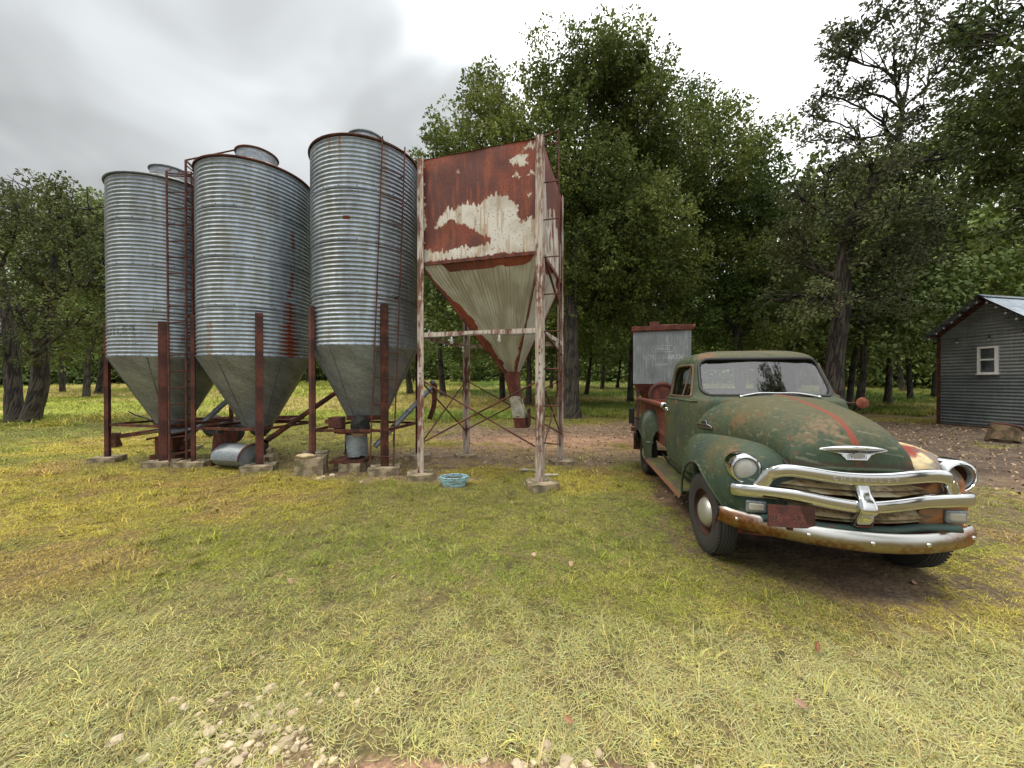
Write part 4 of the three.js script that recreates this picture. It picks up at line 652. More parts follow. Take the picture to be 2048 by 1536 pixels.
    const t1 = new TextGeometry('3100', { font, size: 0.02, depth: 0.002, curveSegments: 3 }); t1.center(); t1.translate(0.005, 0.037, 0.010); const t2 = new TextGeometry('THRIFTMASTER', { font, size: 0.0175, depth: 0.002, curveSegments: 3 }); t2.center(); t2.translate(0, 0.001, 0.010); part('badge_lettering', [t1, t2], M.black, em).userData.kind = 'stuff'; }
  // wipers
  for (const [x0, x1] of [[-0.30, 0.18], [0.42, -0.02]]) { const y0 = 1.40, p = (x, y, o) => [x, y, frontZ(x, y, o)]; const w = P('wiper', curveTube([p(x0, y0 - 0.005, 0.045), p(lerp(x0, x1, 0.4), 1.425, 0.04), p(lerp(x0, x1, 0.85), 1.425, 0.035)], 0.008, 14, 6), chrome); P('wiper_blade', [curveTube([p(lerp(x0, x1, 0.4), 1.428, 0.03), p(x1, 1.424, 0.03)], 0.006, 8, 6)], chrome, w); const k = new THREE.SphereGeometry(0.018, 10, 8); k.translate(...p(x0, y0 - 0.01, 0.035)); P('pivot', k, chrome, w); }
  // ---- front fenders
  const fen = [ // z, inner x, outer x, top y, bottom y
    [-0.62, 0.70, 0.84, 0.95, 0.36], [-0.5, 0.67, 0.885, 1.03, 0.36], [-0.3, 0.58, 0.925, 1.065, 0.38], [0.0, 0.465, 0.945, 1.083, 0.40], [0.2, 0.40, 0.945, 1.083, 0.40], [0.32, 0.365, 0.925, 1.07, 0.42], [0.41, 0.355, 0.90, 1.04, 0.44], [0.475, 0.345, 0.865, 1.00, 0.455], [0.52, 0.35, 0.82, 0.94, 0.47], [0.545, 0.38, 0.77, 0.87, 0.49], [0.555, 0.42, 0.71, 0.80, 0.52]];
  const F = [1, 2, 3, 4].map((c) => smoothTab(fen, c)), NB = 2.7;
  const fzs = []; for (let i = 0; i < 110; i++) fzs.push(lerp(-0.62, 0.41, i / 110)); for (let i = 0; i <= 40; i++) fzs.push(lerp(0.41, 0.555, Math.sin((i / 40) * Math.PI / 2)));
  const tuck = (z, c) => 0.17 * (1 - c) ** 2 * sstep(0.12, 0.5, z);
  const fenPt = (z, v) => { const [xi, xo, yt, yb] = F.map((f) => f(z)), ph = v * Math.PI / 2, e = 2 / NB; const sx = Math.abs(Math.sin(ph)) ** e, cy = Math.abs(Math.cos(ph)) ** e; return [xi + (xo - xi) * sx - tuck(z, cy), yb + (yt - 0.012 - yb) * cy - 0.075 * Math.max(0, 1 - sx / 0.5) ** 2, z]; };
  const fenX = (z, y) => { const [xi, xo, yt, yb] = F.map((f) => f(z)), c = clamp((y - yb) / (yt - yb)) ** (NB / 2), s = Math.sqrt(Math.max(0, 1 - c * c)); return xi + (xo - xi) * s ** (2 / NB) - tuck(z, clamp((y - yb) / (yt - yb))); };
  const arch = (z, y) => Math.hypot(z + 0.0, (y - 0.36) * 0.97) - 0.43;
  for (const s of [-1, 1]) {
    const col = s < 0 ? truckPaint : rustyFender;
    const vmap = (v) => { const ph = v; return ph; };
    const g = grid(fzs.length - 1, 120, (u, v) => { const p = fenPt(fzs[Math.round(u * (fzs.length - 1))], vmap(v)); return [s * p[0], p[1], p[2]]; }, { color: col, flip: s > 0, skip: ([x, y, z]) => Math.abs(x) > 0.8 && arch(z, y) < 0 });
    const fm = P('front_fender', g, bodyMat); if (s > 0) fm.userData.label = 'rust and cream coloured burnt fender';
    // closing face of the blunt nose
    const n = 40, pos = [], idx = []; for (let i = 0; i <= n; i++) { const p = fenPt(0.555, i / n); pos.push(s * p[0], p[1], 0.555); } const [xi, , , yb] = F.map((f) => f(0.555)); pos.push(s * xi, yb, 0.555); for (let i = 0; i < n; i++) s > 0 ? idx.push(n + 1, i + 1, i) : idx.push(n + 1, i, i + 1);
    const cap = new THREE.BufferGeometry(); cap.setAttribute('position', new THREE.Float32BufferAttribute(pos, 3)); cap.setIndex(idx); cap.setAttribute('uv', new THREE.Float32BufferAttribute(pos.filter((_, i) => i % 3 < 2), 2)); cap.computeVertexNormals(); P('fender_nose', paint(cap, col), bodyMat, fm);
    // rolled wheel-arch lip
    const lip = []; for (let i = 0; i <= 60; i++) { const a = lerp(-0.06, Math.PI + 0.06, i / 60), z = 0.432 * Math.cos(a), y = 0.36 + 0.445 * Math.sin(a); if (y > 0.38) lip.push(V(s * (fenX(z, y) - 0.002), y, z)); } P('arch_lip', paint(tube(lip, 0.011, 7), col), bodyMat, fm);
    // inner wheel well
    P('wheel_well', grid(30, 6, (u, v) => { const a = lerp(0, Math.PI, u); return [s * lerp(0.45, 0.7, v), 0.36 + 0.47 * Math.sin(a), 0.47 * Math.cos(a)]; }, { flip: s < 0 }), M.rustDark, fm);
    // headlamp: chrome ring, bucket, lens on one side only
    const lx = s * 0.69, ly = 0.872, lz = 0.492; const L = new THREE.Group(); L.name = 'headlamp'; T.add(L); L.position.set(lx, ly, lz); L.rotation.set(0.04, s * 0.06, 0);
    const turn = (pts) => { const q = lathe(pts, 48); q.rotateX(Math.PI / 2); return q; };
    part('bezel', boxUV(turn([[0.115, -0.10], [0.119, -0.02], [0.116, 0.02], [0.106, 0.040], [0.094, 0.045], [0.088, 0.036], [0.086, 0.01]])), chrome, L);
    if (s < 0) {
      part('reflector', turn([[0.0, -0.05], [0.05, -0.035], [0.087, 0.015]]), std({ color: new THREE.Color(0.8, 0.8, 0.77), metalness: 0.6, roughness: 0.4 }), L);
      part('lens', turn([[0.0, 0.052], [0.03, 0.05], [0.06, 0.042], [0.087, 0.022]]), new THREE.MeshPhysicalMaterial({ color: new THREE.Color(0.8, 0.8, 0.75), transmission: 0.55, thickness: 0, roughness: 0.12, ior: 1.5, bumpMap: tex(128, 128, (u) => { const n = Math.abs(((u * 40) % 1) - 0.5) * 500; return [n, n, n]; }, { color: false }), bumpScale: 0.003 }), L);
      const ring2 = new THREE.TorusGeometry(0.088, 0.006, 8, 48); ring2.translate(0, 0, 0.03); part('retaining_ring', boxUV(ring2), M.galvDark, L);
    } else {
      part('bucket', turn([[0.0, -0.12], [0.06, -0.1], [0.087, -0.03], [0.09, 0.02]]), std({ map: rustDarkTex, roughness: 0.95, side: THREE.DoubleSide }), L);
      part('inner_ring', boxUV(turn([[0.092, 0.03], [0.08, 0.026], [0.076, 0.0], [0.082, -0.01]])), M.galv, L);
      part('loose_wires', [curveTube([[-0.03, 0.02, -0.09], [-0.045, 0.01, -0.03], [-0.02, -0.03, 0.0], [0.01, -0.01, -0.02], [0.02, -0.03, 0.0]], 0.003, 20, 5), curveTube([[-0.04, 0.03, -0.09], [-0.05, 0.0, -0.02], [-0.03, -0.01, 0.005], [-0.01, -0.04, -0.01]], 0.003, 20, 5)], M.galv, L);
    }
    // parking lamp under the grille bar
    const pk = new THREE.Group(); pk.name = 'parking_lamp'; T.add(pk); pk.position.set(s * 0.635, 0.60, 0.558); pk.rotation.y = s * 0.08; part('lamp_frame', rbox(0.14, 0.094, 0.03, 0.014), M.galv, pk); part('lamp_lens', rbox(0.106, 0.058, 0.03, 0.012, 0, 0, 0.006), std({ color: new THREE.Color(0.42, 0.40, 0.33), roughness: 0.3, metalness: 0.1 }), pk); 
    // panel behind it
    P('front_panel', paint(grid(20, 20, (u, v) => [s * lerp(0.50, 0.735, u), lerp(0.50, 0.74, v), 0.55 - 0.3 * Math.max(0, u - 0.6) ** 2], { flip: s < 0 }), col), bodyMat);
  }
  // ---- grille
  const sect = (pts, hh, dd, n = 90, exp = 3) => { // sweep a rounded bar (half height hh(t), half depth dd(t)) along a curve, kept upright
    const c = new THREE.CatmullRomCurve3(pts.map((p) => V(...p)), false, 'centripetal'), k = 20; return grid(k, n, (a, t) => { const p = c.getPoint(t), d = c.getTangent(t), up = V(0, 1, 0).sub(d.clone().multiplyScalar(d.y)).normalize(), f = d.clone().cross(up).multiplyScalar(-1); if (f.z < 0) f.negate(); const an = a * Math.PI * 2, x = Math.sign(Math.cos(an)) * Math.abs(Math.cos(an)) ** (2 / exp) * hh(t), y = Math.sign(Math.sin(an)) * Math.abs(Math.sin(an)) ** (2 / exp) * dd(t); return [p.x + up.x * x + f.x * y, p.y + up.y * x + f.y * y, p.z + up.z * x + f.z * y]; }, { flip: true });
  };
  const upHalf = [[0.625, 0.738, 0.555], [0.60, 0.78, 0.57], [0.56, 0.85, 0.59], [0.525, 0.882, 0.615], [0.46, 0.896, 0.625], [0.34, 0.889, 0.64], [0.16, 0.868, 0.655]], upPts = [...upHalf.map(([x, y, z]) => [-x, y, z]), [0, 0.862, 0.658], ...upHalf.slice().reverse()];
  const upBar = P('upper_grille_bar', sect(upPts, () => 0.046, () => 0.034, 140), chrome);
  const midHalf = [[0.785, 0.706, 0.47], [0.73, 0.715, 0.53], [0.6, 0.722, 0.58], [0.4, 0.715, 0.62], [0.2, 0.685, 0.645]], midPts = [...midHalf.map(([x, y, z]) => [-x, y, z]), [0, 0.668, 0.664], ...midHalf.slice().reverse()];
  P('middle_grille_bar', sect(midPts, (t) => 0.049 * Math.min(1, 0.25 + Math.sin(t * Math.PI) * 7) ** 0.5 , (t) => 0.038 * Math.min(1, 0.2 + Math.sin(t * Math.PI) * 7), 140), chrome);
  P('grille_strut', grid(24, 40, (a, t) => { const c = new THREE.CatmullRomCurve3([V(0, 0.85, 0.635), V(0, 0.78, 0.65), V(0, 0.71, 0.69), V(0, 0.655, 0.705), V(0, 0.60, 0.675), V(0, 0.505, 0.64)]), p = c.getPoint(t), w = 0.056 - 0.012 * Math.exp(-(((t - 0.2) / 0.18) ** 2)) + 0.004 * t - (t > 0.965 ? 0.05 : 0), an = a * Math.PI * 2, e = 2 / 3.2; return [Math.sign(Math.cos(an)) * Math.abs(Math.cos(an)) ** e * w, p.y, p.z + Math.sign(Math.sin(an)) * Math.abs(Math.sin(an)) ** e * (t > 0.965 ? 0.004 : 0.035)]; }), chrome);
  { const word = 'CHEVROLET', g = []; [...word].forEach((c, i) => { const t = (i - 4) / 8, x = t * 0.37, q = new TextGeometry(c, { font, size: 0.03, depth: 0.006, curveSegments: 3 }); q.center(); q.scale(1.15, 0.9, 1); q.rotateY(Math.sin(t) * 0.12); q.translate(x, 0.864 + 0.004 * t * t, 0.6905 - 0.003 * t * t); g.push(q); }); P('grille_lettering', g, std({ color: new THREE.Color(0.34, 0.32, 0.29), roughness: 0.6, metalness: 0.4 }), upBar).userData.kind = 'stuff'; }
  const creamPaint = (x, y, z) => { const a = fbm(x * 7, y * 14, z * 7, 4), g = fbm(x * 50, y * 50, z * 50, 3); let k = mix3(srgb(196, 186, 154), srgb(150, 134, 98), sstep(0.4, 0.65, a)); k = mix3(k, srgb(84, 78, 42), sstep(0.56, 0.7, fbm(x * 9 + 3, y * 22, 5, 3)) * 0.85); return mix3(k, srgb(120, 64, 38), sstep(0.60, 0.7, g) * 0.8); };
  const slat = (yc, hw, z0, dip, tilt, h) => P('grille_slat', paint(grid(90, 10, (u, v) => { const x = (u * 2 - 1) * hw, q = (x / hw) ** 2, f = v - 0.5; return [x, yc + dip * q + f * h, z0 - 0.09 * q - tilt * f + 0.012 * Math.cos(v * 3.14)]; }), creamPaint), std({ vertexColors: true, roughness: 0.75, side: THREE.DoubleSide }));
  slat(0.80, 0.53, 0.585, 0.015, 0.05, 0.06); slat(0.755, 0.56, 0.60, 0.02, 0.07, 0.04); slat(0.605, 0.52, 0.60, 0.02, 0.06, 0.07); slat(0.56, 0.52, 0.595, 0.02, 0.05, 0.03);
  P('radiator_panel', box(1.1, 0.46, 0.02, 0, 0.72, 0.46), M.rustDark); P('nose_shelf', grid(30, 6, (u, v) => { const x = (u * 2 - 1) * 0.5; return [x, 0.925 - 0.02 * v, lerp(0.42, 0.615, v) - 0.15 * x * x]; }, { flip: false }), M.rustDark);
  P('lower_valance', paint(grid(100, 14, (u, v) => { const x = (u * 2 - 1) * 0.62, q = Math.abs(x / 0.62), a = lerp(-0.4, 2.2, v); return [x, 0.505 + 0.028 * Math.cos(a) + 0.03 * sstep(0.3, 0.75, q) - 0.008, 0.60 + 0.035 * Math.sin(a) + 0.03 * sstep(0.65, 0.1, q)]; }, { flip: true }), (x, y, z) => mix3(mix3(truckPaint(x, y, z), srgb(48, 70, 68), 0.6), DEEP, sstep(0.55, 0.7, fbm(x * 8, y * 20, z * 8, 3)) * 0.8)), bodyMat);
  P('splash_pan', paint(grid(80, 8, (u, v) => { const x = (u * 2 - 1) * 0.83; return [x, 0.475 + 0.015 * (1 - v), lerp(0.5, 0.725, v) - 0.29 * (x / 0.86) ** 2 * v - 0.1 * (1 - v)]; }, { flip: true }), redPaint), redRust);
  P('apron', paint(grid(60, 10, (u, v) => { const x = (u * 2 - 1) * 0.84; return [x, lerp(0.475, 0.30, v), 0.48 - 0.12 * (x / 0.86) ** 2 - v * 0.1]; }), redPaint), redRust);
  // bumper: bowed blade, chrome with rust eating in from the ends and the foot
  const bumper = grid(150, 26, (u, v) => { const t = u * 2 - 1, q = Math.abs(t), x = Math.sign(t) * (0.86 * Math.min(1, q * 1.02) - (q > 0.97 ? (q - 0.97) * 0.5 : 0)), z0 = 0.755 - 0.29 * q ** 2 - 0.05 * Math.max(0, q - 0.9) ** 1.1 * 8, a = lerp(-1.25, 1.35, v), hh = 0.068 * (1 - 0.35 * Math.max(0, q - 0.93) / 0.07); return [x, 0.442 + hh * Math.sin(a) * 1.04 + 0.03 * q * q - 0.045 * t * 0.5, z0 - 0.045 * (1 - Math.cos(a))]; }, { flip: false });
  const bumperM = P('front_bumper', paint(bumper, (x, y, z) => { const q = Math.abs(x) / 0.86, n = fbm(x * 9, y * 9, z * 9, 4), g = fbm(x * 70, y * 70, z * 70, 2), yr = (y - 0.442 - 0.03 * q * q + 0.024 * x) / 0.073; let k = mix3(srgb(182, 182, 178), srgb(150, 138, 112), sstep(0.55, -0.1, yr + (n - 0.5))); const r = sstep(0.5, 0.9, q + (n - 0.5) * 0.6 + (g - 0.5) * 0.25) * sstep(0.95, 0.5, yr + (g - 0.5) * 0.3); k = mix3(k, mix3(srgb(160, 104, 58), srgb(116, 70, 42), sstep(0.4, 0.7, g)), r * 0.9); return mix3(k, srgb(120, 74, 48), sstep(0.48, 0.62, n * 0.5 + g * 0.5) * sstep(0.5, -0.6, yr) * 0.75); }), chromeRust);
  for (const bx of [-0.76, -0.36, 0.0, 0.36, 0.76]) { const t = bx / 0.86 / 1.02, q = Math.abs(t), z0 = 0.755 - 0.29 * q ** 2, g = new THREE.SphereGeometry(0.015, 12, 8); g.scale(1, 1, 0.6); g.translate(bx, 0.448 + 0.03 * q * q - 0.0225 * t, z0 + 0.001); P('bumper_bolt', g, chrome, bumperM); }
  P('bumper_bracket', [box(0.06, 0.05, 0.22, -0.4, 0.42, 0.54)], M.rustDark); P('bumper_bracket', box(0.06, 0.05, 0.22, 0.4, 0.42, 0.54), M.rustDark);
  { // rusted number plate with worn embossing
    const c = document.createElement('canvas'); c.width = 512; c.height = 256; const x = c.getContext('2d'); x.fillStyle = '#000'; x.fillRect(0, 0, 512, 256); x.strokeStyle = '#999'; x.lineWidth = 10; x.strokeRect(14, 14, 484, 228); x.fillStyle = '#fff'; x.font = 'bold 120px sans-serif'; x.textAlign = 'center'; x.fillText('88 • 335', 240, 190); const d = x.getImageData(0, 0, 512, 256).data, E = (u, v) => d[(Math.floor((1 - v) * 255) * 512 + Math.floor(u * 511)) * 4] / 255;
    const map = tex(512, 256, (u, v) => { const n = pfbm(u, v, 8, 5, 5, 955), f = pfbm(u, v, 60, 30, 3, 957); let k = mix3([92, 50, 44], [70, 42, 38], sstep(0.35, 0.65, n)); k = mix3(k, [124, 88, 80], E(u, v) * sstep(0.4, 0.6, f) * 0.7); return mix3(k, [128, 66, 40], sstep(0.6, 0.8, f) * 0.5); }, { wrap: false }), bump = tex(512, 256, (u, v) => { const e = E(u, v) * 200 + pfbm(u, v, 60, 30, 3, 957) * 40; return [e, e, e]; }, { color: false, wrap: false });
    const g = grid(24, 12, (u, v) => [(u - 0.5) * 0.31, (v - 0.5) * 0.152, 0.006 * Math.sin(u * 5) - 0.004 * v]); const p = P('number_plate', g, std({ map, bumpMap: bump, bumpScale: 0.004, roughness: 0.85 })); p.position.set(-0.465, 0.583, 0.70); p.rotation.set(-0.06, 0.05, -0.02); part('plate_back', box(0.312, 0.154, 0.004, 0, 0, -0.008), M.rustDark, p); part('plate_bracket', box(0.03, 0.06, 0.06, 0, -0.07, -0.04), M.rustDark, p); }
  // ---- wheels
  const tyreMat = std({ color: new THREE.Color(0.035, 0.034, 0.032), roughness: 0.9, bumpMap: bumpNoise, bumpScale: 0.002 });
  const wheel = (x, z, s, steer = 0) => {
    const Wg = new THREE.Group(); Wg.name = 'wheel'; T.add(Wg); Wg.position.set(x, z > -1 ? 0.358 : 0.345, z); Wg.rotation.y = steer; const r = 0.352;
    const tg = (pts, seg = 60) => { const q = new THREE.LatheGeometry(pts.map(([a, b]) => new THREE.Vector2(a, b)), seg); q.rotateZ(-Math.PI / 2); if (s < 0) q.rotateY(Math.PI); return toCreasedNormals(q, 0.5); };
    const tread = []; for (let i = 0; i <= 20; i++) { const t = i / 20 * 2 - 1; tread.push([r - 0.012 * t * t - (i % 4 === 2 ? 0.007 : 0), t * 0.062]); }
    const ty = part('tyre', boxUV(tg([[0.205, -0.07], [0.25, -0.085], [0.30, -0.086], [0.33, -0.075], ...tread, [0.33, 0.075], [0.30, 0.086], [0.25, 0.085], [0.205, 0.07]])), tyreMat, Wg);
    const lugs = []; for (let i = 0; i < 64; i++) for (const q of [-0.066, 0.066]) { const g = new THREE.BoxGeometry(0.016, 0.012, 0.014); g.translate(q, r - 0.012, 0); g.rotateX((i / 64) * 6.283); lugs.push(g); } part('tread_blocks', lugs, tyreMat, ty).userData.kind = 'stuff';
    part('rim', tg([[0.0, 0.03], [0.10, 0.03], [0.14, 0.045], [0.17, 0.02], [0.195, 0.03], [0.215, 0.072], [0.208, 0.06]]), std({ map: rustDarkTex, color: new THREE.Color(0.6, 0.62, 0.6), roughness: 0.8 }), Wg);
    part('hubcap', boxUV(tg([[0.0, 0.098], [0.05, 0.094], [0.09, 0.082], [0.118, 0.062], [0.132, 0.04], [0.134, 0.03]])), std({ color: new THREE.Color(0.50, 0.50, 0.46), metalness: 0.7, roughness: 0.42, bumpMap: bumpNoise, bumpScale: 0.002 }), Wg);
  };
  wheel(-0.765, 0, -1, 0.06); wheel(0.745, -0.02, 1, 0.06); wheel(-0.76, -2.946, -1); wheel(0.76, -2.946, 1);
  P('axle', [rod([-0.7, 0.345, 0], [0.7, 0.345, 0], 0.04)], M.rustDark); P('axle', [rod([-0.7, 0.345, -2.946], [0.7, 0.345, -2.946], 0.05)], M.rustDark);
  for (const s of [-1, 1]) P('frame_rail', box(0.07, 0.14, 4.4, s * 0.42, 0.50, -1.75), M.rustDark); P('engine_block', [rbox(0.4, 0.4, 0.7, 0.05, 0, 0.70, -0.1)], M.rustDark);
  // ---- running boards, worn planks with moss
  for (const s of [-1, 1]) { const rb = P('running_board', paint(grid(16, 90, (u, v) => { const w = u < 0.12 ? u / 0.12 : 1; return [s * lerp(0.905, 0.66, u), 0.365 - 0.05 * (1 - w) + 0.004 * Math.sin(u * 40), lerp(-0.52, -2.42, v)]; }, { flip: s > 0 }), (x, y, z) => { const a = fbm(x * 14, 1, z * 5, 4), g = fbm(x * 60, 2, z * 60, 2); let k = mix3(srgb(84, 76, 56), srgb(60, 52, 42), a); k = mix3(k, srgb(88, 96, 44), sstep(0.45, 0.6, a + (g - 0.5) * 0.4) * 0.85); return Math.abs(x) > 0.885 ? mix3(srgb(128, 86, 58), srgb(94, 64, 46), g) : k; }), std({ vertexColors: true, roughness: 0.95 })); P('board_bracket', box(0.22, 0.05, 0.04, s * 0.76, 0.335, -0.75), M.rustDark, rb); P('board_bracket', box(0.22, 0.05, 0.04, s * 0.76, 0.335, -2.1), M.rustDark, rb); P('sill', paint(grid(30, 8, (u, v) => [s * lerp(0.66, 0.75, v), lerp(0.36, 0.52, v), lerp(-0.5, -2.05, u)], { flip: s > 0 }), truckPaint), bodyMat); }
  // ---- bed
  const bedSide = (s) => P('bed_side', paint(grid(60, 24, (u, v) => [s * (0.70 + 0.012 * (Math.abs(v - 0.3) < 0.06 ? 1 : 0)), lerp(0.60, 1.2, v), lerp(-2.02, -4.1, u)], { flip: s < 0 }), redPaint), std({ vertexColors: true, roughness: 0.85, side: THREE.DoubleSide }));
  for (const s of [-1, 1]) { const b = bedSide(s); P('bed_rail', paint(rod([s * 0.73, 1.205, -2.02], [s * 0.73, 1.205, -4.12], 0.042, 12), redPaint), redRust, b); P('rail_tip', rod([s * 0.73, 1.205, -1.995], [s * 0.73, 1.205, -2.03], 0.044, 12), chrome, b); }
  P('bed_front', paint(join([box(1.38, 0.62, 0.02, 0, 0.90, -2.02)]), redPaint), redRust); P('tailgate', paint(join([box(1.38, 0.52, 0.03, 0, 0.92, -4.1), box(1.38, 0.06, 0.05, 0, 1.17, -4.1)]), redPaint), redRust);
  for (let i = 0; i < 8; i++) P('bed_plank', box(0.165, 0.02, 2.04, -0.6 + i * 0.172, 0.66, -3.06), M.rustDark);
  // rear fenders
  for (const s of [-1, 1]) { const fp = (u, v) => { const z = lerp(-2.40, -3.52, u), q = Math.abs((z + 2.93) / 0.56), k = Math.max(0, 1 - q ** 2.6) ** 0.5, xo = 0.72 + 0.215 * Math.max(0.0, 1 - q ** 3.2) ** 0.45, yt = 0.62 + 0.46 * k, yb = 0.36, ph = v * Math.PI / 2, e = 2 / 2.6; return [s * (0.69 + (xo - 0.69) * Math.sin(ph) ** e), yb + (yt - yb) * Math.cos(ph) ** e, z]; };
    const rf = P('rear_fender', grid(100, 70, fp, { color: truckPaint, flip: s < 0, skip: ([x, y, z]) => Math.abs(x) > 0.8 && Math.hypot(z + 2.946, y - 0.33) < 0.40 }), bodyMat); const lip = []; for (let i = 0; i <= 40; i++) { const a = (i / 40) * Math.PI, z = -2.946 + 0.405 * Math.cos(a), y = 0.36 + 0.385 * Math.sin(a); lip.push(V(s * 0.925 * (1 - 0.08 * Math.abs(Math.cos(a)) ** 4), y, z)); } P('arch_lip', paint(tube(lip, 0.01, 6), truckPaint), bodyMat, rf); P('fender_band', paint(tube(Array.from({ length: 12 }, (_, i) => { const p = fp(0.02 + i * 0.004, 0.35 + i * 0.05); return V(p[0], 0.60, p[2] + 0.01); }), 0.012, 6), () => srgb(120, 134, 130)), bodyMat, rf); }
  { const t = P('tail_lamp', [rbox(0.1, 0.3, 0.06, 0.02, -0.92, 0.9, -3.75)], M.black); P('lamp_bracket', rod([-0.92, 0.85, -3.75], [-0.7, 0.85, -3.75], 0.014), M.black, t); const t2 = P('mud_flap', box(0.2, 0.3, 0.012, -0.82, 0.45, -3.5), M.rustDark); }
  // door mirror on the far side
  { const m = new THREE.Group(); m.name = 'door_mirror'; T.add(m); part('mirror_back', (() => { const g = lathe([[0, 0.022], [0.03, 0.02], [0.055, 0.008], [0.058, 0], [0.0, 0]], 30); g.rotateX(Math.PI / 2); g.translate(0.93, 1.325, -0.74); return paint(g, redPaint); })(), redRust, m); part('mirror_arm', [rod([0.77, 1.32, -0.76], [0.93, 1.325, -0.755], 0.009)], M.rust, m); }
  // dry leaf and grass bits lying on the body are left as loose things
}
// ---------------------------------------------------------------- trees
function leafTwig(seed, n, size, leaf) {   // a sprig of lobed leaves round a short twig
  const r = rng(seed), pos = [], col = [], nor = [], idx = [], d = new THREE.Vector3(), side = new THREE.Vector3(), up = new THREE.Vector3();
  for (let i = 0; i < n; i++) {
    const th = r() * 6.283, ph = Math.acos(2 * r() - 1), rad = size * Math.cbrt(r() * 0.85 + 0.15);
    const c = V(Math.sin(ph) * Math.cos(th) * rad, Math.cos(ph) * rad * 0.7, Math.sin(ph) * Math.sin(th) * rad);
    d.copy(c).normalize().add(V(r() - 0.5, r() - 0.65, r() - 0.5).multiplyScalar(1.3)).normalize(); side.set(r() - 0.5, r() - 0.5, r() - 0.5).cross(d).normalize(); up.copy(d).cross(side).normalize();
    const L = leaf * (0.7 + r() * 0.6), W = L * 0.3, t = 0.78 + r() * 0.44, tint = [t * (0.9 + r() * 0.25), t, t * (0.8 + r() * 0.35)], b = pos.length / 3, fold = 0.25 * W;
    const put = (a, w, h) => { pos.push(c.x + d.x * a * L + side.x * w * W + up.x * h, c.y + d.y * a * L + side.y * w * W + up.y * h, c.z + d.z * a * L + side.z * w * W + up.z * h); col.push(...tint); nor.push(0, 0, 0); };
    put(0, 0, 0); put(0.35, -0.9, fold); put(0.45, 0.9, fold); put(0.6, -0.55, fold * 0.6); put(0.8, 1.0, fold); put(0.85, -0.9, fold); put(1.05, 0, -fold);
    idx.push(b, b + 2, b + 1, b + 1, b + 2, b + 3, b + 2, b + 4, b + 3, b + 3, b + 4, b + 5, b + 4, b + 6, b + 5);
  }
  const g = new THREE.BufferGeometry(); g.setAttribute('position', new THREE.Float32BufferAttribute(pos, 3)); g.setAttribute('color', new THREE.Float32BufferAttribute(col, 3)); g.setIndex(idx); g.computeVertexNormals(); return g;
}
const twigs = [leafTwig(1, 34, 0.25, 0.115), leafTwig(2, 28, 0.23, 0.125), leafTwig(3, 38, 0.28, 0.11)], farTwig = leafTwig(4, 26, 0.42, 0.2);
const leafMat = new THREE.MeshPhysicalMaterial({ vertexColors: true, roughness: 0.75, specularIntensity: 0.35, side: THREE.DoubleSide, transmission: 0.28, thickness: 0 });
const leafFar = std({ vertexColors: true, roughness: 0.7, side: THREE.DoubleSide });
// wandering limb from a to b
function limb(a, b, r0, r1, seed, sag = 0.12, n = 7) {
  const r = rng(seed), pts = [], rad = [], L = a.distanceTo(b); const o = V(r() - 0.5, (r() - 0.2) * 0.8, r() - 0.5).multiplyScalar(L * sag * 2);
  for (let i = 0; i <= n; i++) { const t = i / n, p = a.clone().lerp(b, t).addScaledVector(o, Math.sin(t * Math.PI)); if (i && i < n) p.add(V(r() - 0.5, r() - 0.5, r() - 0.5).multiplyScalar(L * 0.06)); pts.push(p); rad.push(lerp(r0, r1, t ** 0.8)); }
  return { geo: tube(pts, rad, 7, false), pts, rad };
}
function trunkGeo(pts, rad, seed) {
  const c = new THREE.CatmullRomCurve3(pts), n = 26, p = c.getPoints(n), rr = p.map((_, i) => { const t = i / n, f = t * (rad.length - 1), k = Math.min(rad.length - 2, Math.floor(f)); return lerp(rad[k], rad[k + 1], f - k) * (1 + 0.28 * Math.exp(-t * 26)); });
  const g = tube(p, rr, 16, false), q = g.getAttribute('position'); for (let i = 0; i < q.count; i++) { const x = q.getX(i), y = q.getY(i), z = q.getZ(i), c2 = p[Math.min(n, Math.floor(i / 17))], k = 1 + (fbm(x * 4 + seed, y * 1.6, z * 4, 3) - 0.5) * 0.35; q.setXYZ(i, c2.x + (x - c2.x) * k, y, c2.z + (z - c2.z) * k); } g.computeVertexNormals(); return { g, p, rr };
}
